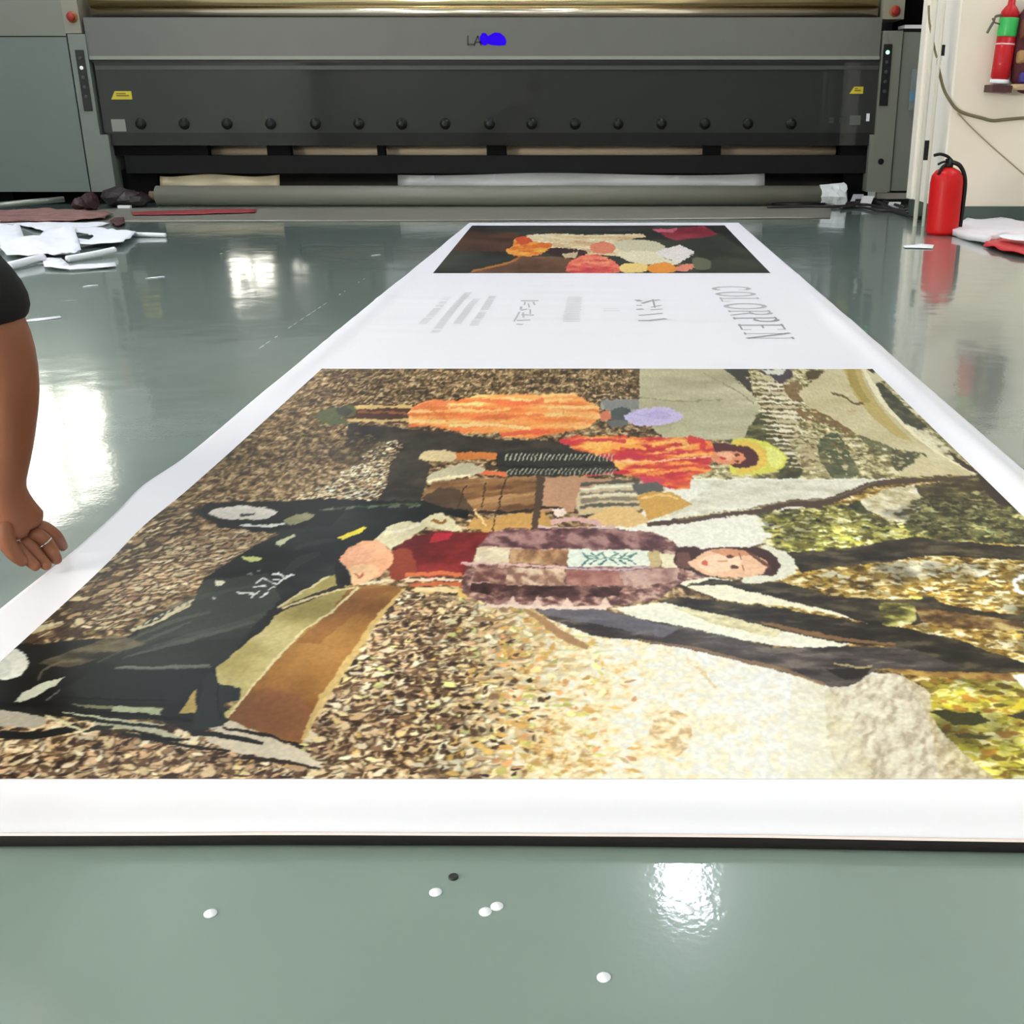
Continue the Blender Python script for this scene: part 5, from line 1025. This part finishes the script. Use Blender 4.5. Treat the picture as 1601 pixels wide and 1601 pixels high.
# ================================================================ papers at the right
crumple('paper_stack', [(1482, 366), (1500, 358), (1518, 350), (1545, 350), (1601, 357), (1680, 366), (1680, 376), (1570, 374), (1546, 384), (1516, 378)], .001, .03, mat('dim white paper', (232, 226, 232), .55), 60, 'stack of white papers on the floor right of the standing extinguisher', 'papers', .03)
crumple('red_sheet', [(1537, 386), (1552, 377), (1582, 372), (1640, 378), (1680, 396), (1640, 412), (1601, 404), (1566, 396)], .005, .04, mat('red printed sheet', (196, 36, 44), .45), 61, 'red printed sheet in front of the white paper stack', 'paper', .004)
g = fl(1592, 387); bm = bmesh.new(); lathe(bm, [(.085, 0), (.086, .003), (.08, .006)], (0, 0, 0), 24, Matrix.Diagonal((1, 1.6, 1))); o = build('white_disc', bm, M_paper, None, True); o.location = (g[0], g[1], .046); tag(o, 'round white piece lying on the red sheet', 'disc')
g0 = fl(1413, 386); g1 = fl(1460, 384); crumple('flat_strip', [(1414, 388), (1412, 385), (1440, 383), (1460, 385), (1458, 389)], .001, .01, M_paper, 62, 'flat white strip on the floor left of the standing extinguisher', 'strip', .003)
# ================================================================ extinguisher on the floor
g = fl(1474, 368); ex = empty('fire_extinguisher', (g[0], g[1] + .06, 0)); tag(ex, 'red fire extinguisher standing on the floor at the partition corner', 'fire extinguisher')
cx_, cy_ = g[0] + .01, g[1] + .06; hb = at(1489, 262, cy_).z; rb = .083
bm = bmesh.new(); lathe(bm, [(rb * .86, 0), (rb, .012), (rb * 1.02, .02), (rb, .035), (rb, hb - .075), (rb * .95, hb - .04), (rb * .72, hb - .014), (rb * .4, hb), (.02, hb + .004)], (cx_, cy_, 0), 36); build('cylinder', bm, M_red, ex, True)
bm = bmesh.new(); lathe(bm, [(.024, hb), (.024, hb + .02), (.018, hb + .022), (.018, hb + .045)], (cx_, cy_, 0), 18); build('valve', bm, M_black2, ex, True)
bm = bmesh.new(); tube(bm, curve_pts([(cx_ + .02, cy_, hb + .03), (cx_ - .01, cy_ - .01, hb + .055), (cx_ - .05, cy_ - .015, hb + .068), (cx_ - .085, cy_ - .02, hb + .062)]), .008, 8); tube(bm, curve_pts([(cx_ + .01, cy_, hb + .03), (cx_ - .03, cy_ - .012, hb + .03), (cx_ - .06, cy_ - .02, hb + .018)]), .006, 8); build('handle', bm, M_black2, ex, True)
bm = bmesh.new(); tube(bm, curve_pts([(cx_ + .012, cy_, hb + .03), (cx_ + .055, cy_ - .02, hb + .01), (cx_ + .088, cy_ - .02, hb - .06), (cx_ + .094, cy_ - .01, hb - .2), (cx_ + .093, cy_, hb - .32)]), .011, 8); tube(bm, curve_pts([(cx_ - .012, cy_ - .01, hb + .02), (cx_ - .04, cy_ - .03, hb + .004), (cx_ - .06, cy_ - .045, hb - .03)]), .008, 8); build('hose', bm, M_black2, ex, True)
# ================================================================ extinguisher on the wall and its neighbour
YW = PYa
wx = at(1566, 90, YW - .07); we = empty('hanging_extinguisher', (wx.x, YW - .07, .6)); tag(we, 'small red fire extinguisher with a green band hanging on the wall', 'fire extinguisher')
def zw(y): return at(1566, y, YW - .07).z
r = .049; cxw = wx.x - .004
bm = bmesh.new(); lathe(bm, [(r * .8, zw(124)), (r, zw(120)), (r, zw(57))], (cxw, YW - .07, 0), 28); lathe(bm, [(r, zw(28)), (r * .95, zw(18)), (r * .6, zw(10)), (.02, zw(7)), (.018, zw(-2))], (cxw, YW - .07, 0), 28); build('cylinder', bm, mat('deep red enamel', (180, 18, 28), .45, spec=.25, coat=.12), we, True)
bm = bmesh.new(); lathe(bm, [(r * 1.01, zw(57)), (r * 1.03, zw(55)), (r * 1.03, zw(29)), (r * 1.0, zw(27.5))], (cxw, YW - .07, 0), 28); build('green_band', bm, mat('green label', (50, 176, 84), .45), we, True)['label'] = 'bright green label band'
bm = bmesh.new(); lathe(bm, [(r * 1.012, zw(70)), (r * 1.012, zw(67.5))], (cxw, YW - .07, 0), 28); build('white_line', bm, mat('pale label line', (230, 190, 190), .5), we, True)
bm = bmesh.new(); lathe(bm, [(r * .9, zw(131)), (r * 1.02, zw(129)), (r * 1.02, zw(124)), (r * .9, zw(123.9))], (cxw, YW - .07, 0), 28); build('white_base_ring', bm, M_paper, we, True)
bm = bmesh.new(); box(bm, cxw - .055, cxw + .05, YW - .14, YW - .001, zw(144), zw(133)); build('bracket', bm, mat('dark bracket', (70, 30, 30), .5), we, bevel=.006)
bm = bmesh.new(); tube(bm, curve_pts([(cxw - .045, YW - .08, zw(24)), (cxw - .08, YW - .09, zw(27)), (cxw - .088, YW - .09, zw(36)), (cxw - .1, YW - .09, zw(44)), (cxw - .112, YW - .09, zw(53))]), .007, 8); tube(bm, curve_pts([(cxw - .05, YW - .08, zw(38)), (cxw - .085, YW - .1, zw(36)), (cxw - .1, YW - .1, zw(30))]), .004, 8); build('nozzle_hose', bm, mat('grey hose', (96, 90, 80), .5), we, True)
bx = at(1592, 80, YW - .06); bw = empty('hanging_bag', (bx.x, YW - .06, .6)); tag(bw, 'dark maroon bag with tan and blue patches hanging right of the wall extinguisher', 'bag')
def blob(name, x0, x1, z0, z1, m, parent, y=YW - .07, d=.055, seed=1):
    rr_ = random.Random(seed); bm = bmesh.new(); bmesh.ops.create_icosphere(bm, subdivisions=3, radius=1)
    for v in bm.verts:
        s = 1 + .12 * math.sin(v.co.z * 7 + seed) * math.cos(v.co.x * 5); p = v.co * s
        p.x = math.copysign(abs(p.x) ** .6, p.x); p.z = math.copysign(abs(p.z) ** .55, p.z)
        v.co = Vector(((x0 + x1) / 2 + p.x * (x1 - x0) / 2, y + p.y * d, (z0 + z1) / 2 + p.z * (z1 - z0) / 2))
    return build(name, bm, m, parent, True)
we.rotation_euler.y = .045
x_ = cxw + .062
blob('pouch', x_, x_ + .17, zw(142), zw(4), mat('maroon fabric', (74, 22, 32), .8, noise=.3, nscale=30), bw, seed=2)
blob('patch', x_ + .01, x_ + .06, zw(100), zw(78), mat('tan patch', (168, 130, 86), .8), bw, YW - .1, .035, 3); blob('patch', x_ + .01, x_ + .05, zw(62), zw(30), mat('rust patch', (112, 62, 46), .8), bw, YW - .1, .035, 4)
blob('patch', x_ + .03, x_ + .09, zw(130), zw(112), mat('blue patch', (60, 52, 130), .8), bw, YW - .105, .03, 5)['label'] = 'blue patch'; blob('patch', x_ - .01, x_ + .1, zw(141), zw(131), mat('beige patch', (190, 164, 128), .8), bw, YW - .115, .03, 6)
# wires on the wall
YC = YW - .011
def wire(P, r, m, lab, Y=YC):
    bm = bmesh.new(); tube(bm, curve_pts([at(a, b, Y) for a, b in P]), r, 8); tag(build('wall_cable', bm, m, None, True), lab, 'cable')
wire([(1467, 92), (1467, 104), (1470, 118), (1476, 140), (1486, 158), (1497, 171), (1512, 178), (1535, 184), (1552, 188), (1575, 186), (1610, 183)], .0085, mat('olive cable', (116, 106, 78), .6), 'thick olive cable sagging across the cream wall')
wire([(1497, 176), (1520, 200), (1550, 228), (1575, 250), (1610, 280)], .0035, mat('tan wire', (158, 142, 112), .6), 'thin tan wire running diagonally down the cream wall')
wire([(1452, 8), (1453, 34), (1458, 60), (1462, 80), (1465, 90)], .006, mat('grey tan wire', (136, 124, 96), .6), 'thin wire hanging above the black wall clip', PYa - .02)
def wallbox(name, x0, y0, x1, y1, m, lab, cat, d=.03):
    a = at((x0 + x1) / 2, y1, YW); b = at((x0 + x1) / 2, y0, YW); w = (at(x1, y0, YW).x - at(x0, y0, YW).x) / 2
    o = abox(name, m, (a.x - w, a.x + w, YW - d, YW - .0005, a.z, b.z), None, .004); tag(o, lab, cat); return o
wallbox('black_clip', 1466, 70, 1474, 87, M_black2, 'small black clip where the wires meet on the wall edge', 'clip')
wallbox('white_connector', 1465, 87, 1471, 94, M_paper, 'tiny white connector below the black wall clip', 'connector')
wallbox('wall_slot', 1443, 219, 1451, 250, mat('slot black', (34, 22, 20), .6), 'tall narrow black slot plate low on the wall edge', 'plate', .004)
M_cond = mat('white conduit', (246, 240, 226), .5)
for k, (px, lab) in enumerate(((1434, 'white conduit pipe at the outer edge of the partition'), (1447, 'white conduit pipe nearer to the black slot plate'))):
    g = fl(px, 341 + 4 * k); X = PX + .045 + .075 * k; X = at(px, 300, YW - .02).x
    bm = bmesh.new(); tube(bm, [(X, YW - .034, .0), (X, YW - .034, 1.0 + 2.9)], .012 if k == 0 else .009, 12); tag(build('conduit_pipe', bm, M_cond, None, True), lab, 'pipe')
a = at(1430, 175, YP - .06); bm = bmesh.new(); box(bm, a.x - .035, a.x + .06, YP - .075, YP - .032, at(1430, 172, YP).z, at(1430, 108, YP).z); o = build('sample_bag', bm, mat('pale film bag', (126, 136, 138), .3), None, bevel=.01); tag(o, 'pale film bag hanging on the right cabinet beside the partition', 'bag')
bm = bmesh.new(); box(bm, a.x - .05, a.x + .02, YP - .086, YP - .0755, at(1430, 158, YP).z, at(1430, 143, YP).z); build('blue_tag', bm, mat('blue print', (96, 140, 170), .5), o, bevel=.003)
# ================================================================ the kneeling person at the left
def skin_mesh(name, V, Eg, Rd, m, parent, sub=2, root=0):
    me = bpy.data.meshes.new(name); me.from_pydata([tuple(v) for v in V], Eg, []); o = bpy.data.objects.new(name, me); COL.objects.link(o)
    o.modifiers.new('s', 'SKIN'); 
    for i, s in enumerate(me.skin_vertices[0].data): s.radius = (Rd[i], Rd[i]) if not hasattr(Rd[i], '__len__') else Rd[i]; s.use_root = (i == root)
    md = o.modifiers.new('d', 'SUBSURF'); md.levels = md.render_levels = sub
    bpy.context.view_layer.update(); dg = bpy.context.evaluated_depsgraph_get(); ev = o.evaluated_get(dg); me2 = bpy.data.meshes.new_from_object(ev)
    bpy.data.objects.remove(o); me2.materials.clear(); return link(name, me2, m, parent, True)
ps = empty('person', (-1.35, 1.45, 0)); tag(ps, 'person in a black shirt kneeling at the left with one hand on the banner edge', 'person')
M_skin = mat('tanned skin', (138, 84, 58), .5, sss=.06, noise=.05, nscale=30, bump=.12, bscale=120)
M_shirt = mat('black cotton', (9, 9, 12), .9, noise=.1, nscale=40)
M_trou = mat('dark trousers', (38, 40, 48), .9); M_hair = mat('black hair', (16, 14, 13), .6)
YA = 1.43
wr = at(8, 768, YA); fa2 = at(14, 690, YA - .005); fa = at(15, 600, YA - .01); el = at(2, 505, YA - .015)
sh = Vector((-1.0, 1.40, .60))
palm = at(30, 815, YA + .02)
V = [Vector((-1.52, 1.47, .30)), Vector((-1.38, 1.47, .42)), Vector((-1.18, 1.47, .56)), Vector((-1.07, 1.47, .64)), Vector((-.99, 1.47, .72)), Vector((-.94, 1.47, .78)),
     sh, sh.lerp(el, .55), el, fa, fa2, wr,                      # right arm 6..11
     Vector((-1.04, 1.66, .60)), Vector((-1.12, 1.82, .38)), Vector((-1.3, 1.78, .30)), Vector((-1.36, 1.74, .26)),    # other arm 12..15
     Vector((-1.48, 1.37, .26)), Vector((-1.12, 1.33, .09)), Vector((-1.35, 1.35, .06)), Vector((-1.58, 1.36, .06)), # leg 16..19
     Vector((-1.48, 1.57, .26)), Vector((-1.12, 1.62, .09)), Vector((-1.35, 1.60, .06)), Vector((-1.58, 1.58, .06))]
Eg = [(0, 1), (1, 2), (2, 3), (3, 4), (4, 5), (3, 6), (6, 7), (7, 8), (8, 9), (9, 10), (10, 11), (3, 12), (12, 13), (13, 14), (14, 15), (0, 16), (16, 17), (17, 18), (18, 19), (0, 20), (20, 21), (21, 22), (22, 23)]
Rd = [.10, .10, .105, .085, .05, .052, .05, .044, .042, .040, .032, .0245, .06, .045, .036, .026, .07, .05, .038, .034, .07, .05, .038, .034]
# right hand: palm and five separate fingers rooted in it
def fz(px, py, z): g = fl(px, py, z); return Vector((g[0], g[1], z))
k = [at(68, 824, 1.46), at(60, 838, 1.45), at(46, 850, 1.44), at(30, 857, 1.43)]
pw = at(22, 788, 1.438)
pv = [wr, pw, at(47, 810, 1.452), at(22, 826, 1.43), at(55, 824, 1.455), at(32, 843, 1.432)]
nb = len(V)   # the palm continues the forearm in the same surface
V2 = V + [pw] + pv[2:]; Eg2 = Eg + [(11, nb), (nb, nb + 1), (nb, nb + 2), (nb + 1, nb + 3), (nb + 2, nb + 4)]
body = skin_mesh('body', V2, Eg2, Rd + [.029, .021, .021, .014, .014], M_skin, ps)
TZ = .0125
F = [([k[0] - Vector((.012, 0, 0)), k[0], at(88, 838, 1.475), fz(100, 857, TZ)], [.012, .0115, .010, .0075]),
     ([k[1] - Vector((.016, 0, -.004)), k[1] + Vector((.004, 0, .004)), at(80, 860, 1.455), fz(92, 881, TZ)], [.012, .0115, .010, .0078]),
     ([k[2] - Vector((.014, 0, -.006)), k[2], at(63, 873, 1.44), fz(77, 888, TZ)], [.012, .011, .0095, .0075]),
     ([k[3] - Vector((.01, 0, -.006)), k[3], at(46, 876, 1.425), fz(62, 890, TZ)], [.011, .0105, .009, .007]),
     ([at(6, 812, 1.42), at(8, 845, 1.41), at(22, 866, 1.412), at(42, 882, 1.42)], [.014, .013, .0115, .008])]
for pts, rd in F: skin_mesh('finger' if pts is not F[4][0] else 'thumb', pts, [(0, 1), (1, 2), (2, 3)], rd, M_skin, ps)
# a ring
c = at(60, 853, 1.447); bm = bmesh.new(); tor = []
d = (at(80, 860, 1.455) - k[1]).normalized(); a_ = d.cross(Vector((0, 0, 1))).normalized(); b_ = d.cross(a_); c = k[1].lerp(at(80, 860, 1.455), .42)
tube(bm, [c + .0122 * (math.cos(t) * a_ + math.sin(t) * b_) for t in [2 * math.pi * q_ / 20 for q_ in range(21)]], .0014, 6); build('ring', bm, mat('silver', (200, 200, 200), .2, 1.0), ps, True)
# clothes follow the body
sv = [V[0] + Vector((.0, 0, .0)), V[1], V[2], V[3] + Vector((.0, 0, -.01)), sh, sh.lerp(el, .5), el + Vector((-.012, 0, .03)), el + Vector((-.012, 0, -.012)), V[12], V[12].lerp(V[13], .6)]
shirt = skin_mesh('shirt', sv, [(0, 1), (1, 2), (2, 3), (3, 4), (4, 5), (5, 6), (6, 7), (3, 8), (8, 9)], [.14, .14, .15, .125, .08, .066, .06, .054, .08, .066], M_shirt, ps)
tv = [V[0] + Vector((0, 0, -.02)), V[16], V[17], V[18], V[19], V[20], V[21], V[22], V[23]]
skin_mesh('trousers', tv, [(0, 1), (1, 2), (2, 3), (3, 4), (0, 5), (5, 6), (6, 7), (7, 8)], [.14, .1, .07, .053, .05, .1, .07, .053, .05], M_trou, ps)
hc = Vector((-.90, 1.47, .86)); bm = bmesh.new(); bmesh.ops.create_uvsphere(bm, u_segments=28, v_segments=20, radius=1)
Mh = Matrix.Translation(hc) @ Matrix.Rotation(.75, 4, 'Y')
for v in bm.verts:
    p = v.co.copy(); x, y, z = p.x * .098, p.y * .076, p.z * .118
    if z < 0: y *= 1 + z * 2.2; x *= 1 + z * .8
    if p.x > .6: # face plane: brow, nose, mouth
        x -= .008 * math.exp(-((z - .012) / .012) ** 2) * (1 if abs(y) > .012 else 0)
        x += .022 * math.exp(-(y / .011) ** 2) * math.exp(-((z + .012) / .02) ** 2)
        x += .006 * math.exp(-(y / .022) ** 2) * math.exp(-((z + .05) / .008) ** 2)
    v.co = Mh @ Vector((x, y, z))
head = build('head', bm, M_skin, ps, True)
for s in (-1, 1):
    bm = bmesh.new(); bmesh.ops.create_uvsphere(bm, u_segments=12, v_segments=8, radius=1, matrix=Mh @ Matrix.Translation((.076, s * .03, .010)) @ Matrix.Diagonal((.010, .013, .007, 1))); e_ = build('eye', bm, mat('eye white', (230, 228, 222), .2), head, True)
    bm = bmesh.new(); bmesh.ops.create_uvsphere(bm, u_segments=12, v_segments=8, radius=1, matrix=Mh @ Matrix.Translation((.0835, s * .03, .010)) @ Matrix.Diagonal((.0042, .0055, .0055, 1))); build('iris', bm, M_hair, e_, True)
    bm = bmesh.new(); bmesh.ops.create_uvsphere(bm, u_segments=12, v_segments=8, radius=1, matrix=Mh @ Matrix.Translation((.0, s * .074, .0)) @ Matrix.Diagonal((.018, .008, .03, 1))); build('ear', bm, M_skin, head, True)
bm = bmesh.new(); bmesh.ops.create_uvsphere(bm, u_segments=14, v_segments=8, radius=1, matrix=Mh @ Matrix.Translation((.071, 0, -.05)) @ Matrix.Diagonal((.010, .022, .006, 1))); build('mouth', bm, mat('lips', (130, 60, 52), .5), head, True)
bm = bmesh.new(); bmesh.ops.create_uvsphere(bm, u_segments=28, v_segments=18, radius=1)
for v in bm.verts:
    p = v.co.copy(); v.co = Mh @ Vector((p.x * .106 - .022, p.y * .088, p.z * .112 + .032))
build('hair', bm, M_hair, ps, True)
for i in range(5):
    b0 = V[15] + Vector((.01, -.03 + .016 * i, -.01)); skin_mesh('finger', [b0 - Vector((.01, 0, -.01)), b0 + Vector((.03, .0, -.012)), b0 + Vector((.06, .004 * i, -.034))], [(0, 1), (1, 2)], [.011, .010, .008], M_skin, ps)
for s in (19, 23):
    f = V[s]; bm = bmesh.new(); bmesh.ops.create_icosphere(bm, subdivisions=3, radius=1, matrix=Matrix.Translation(f + Vector((-.09, 0, -.014))) @ Matrix.Diagonal((.12, .042, .044, 1))); build('shoe', bm, M_black2, ps, True)
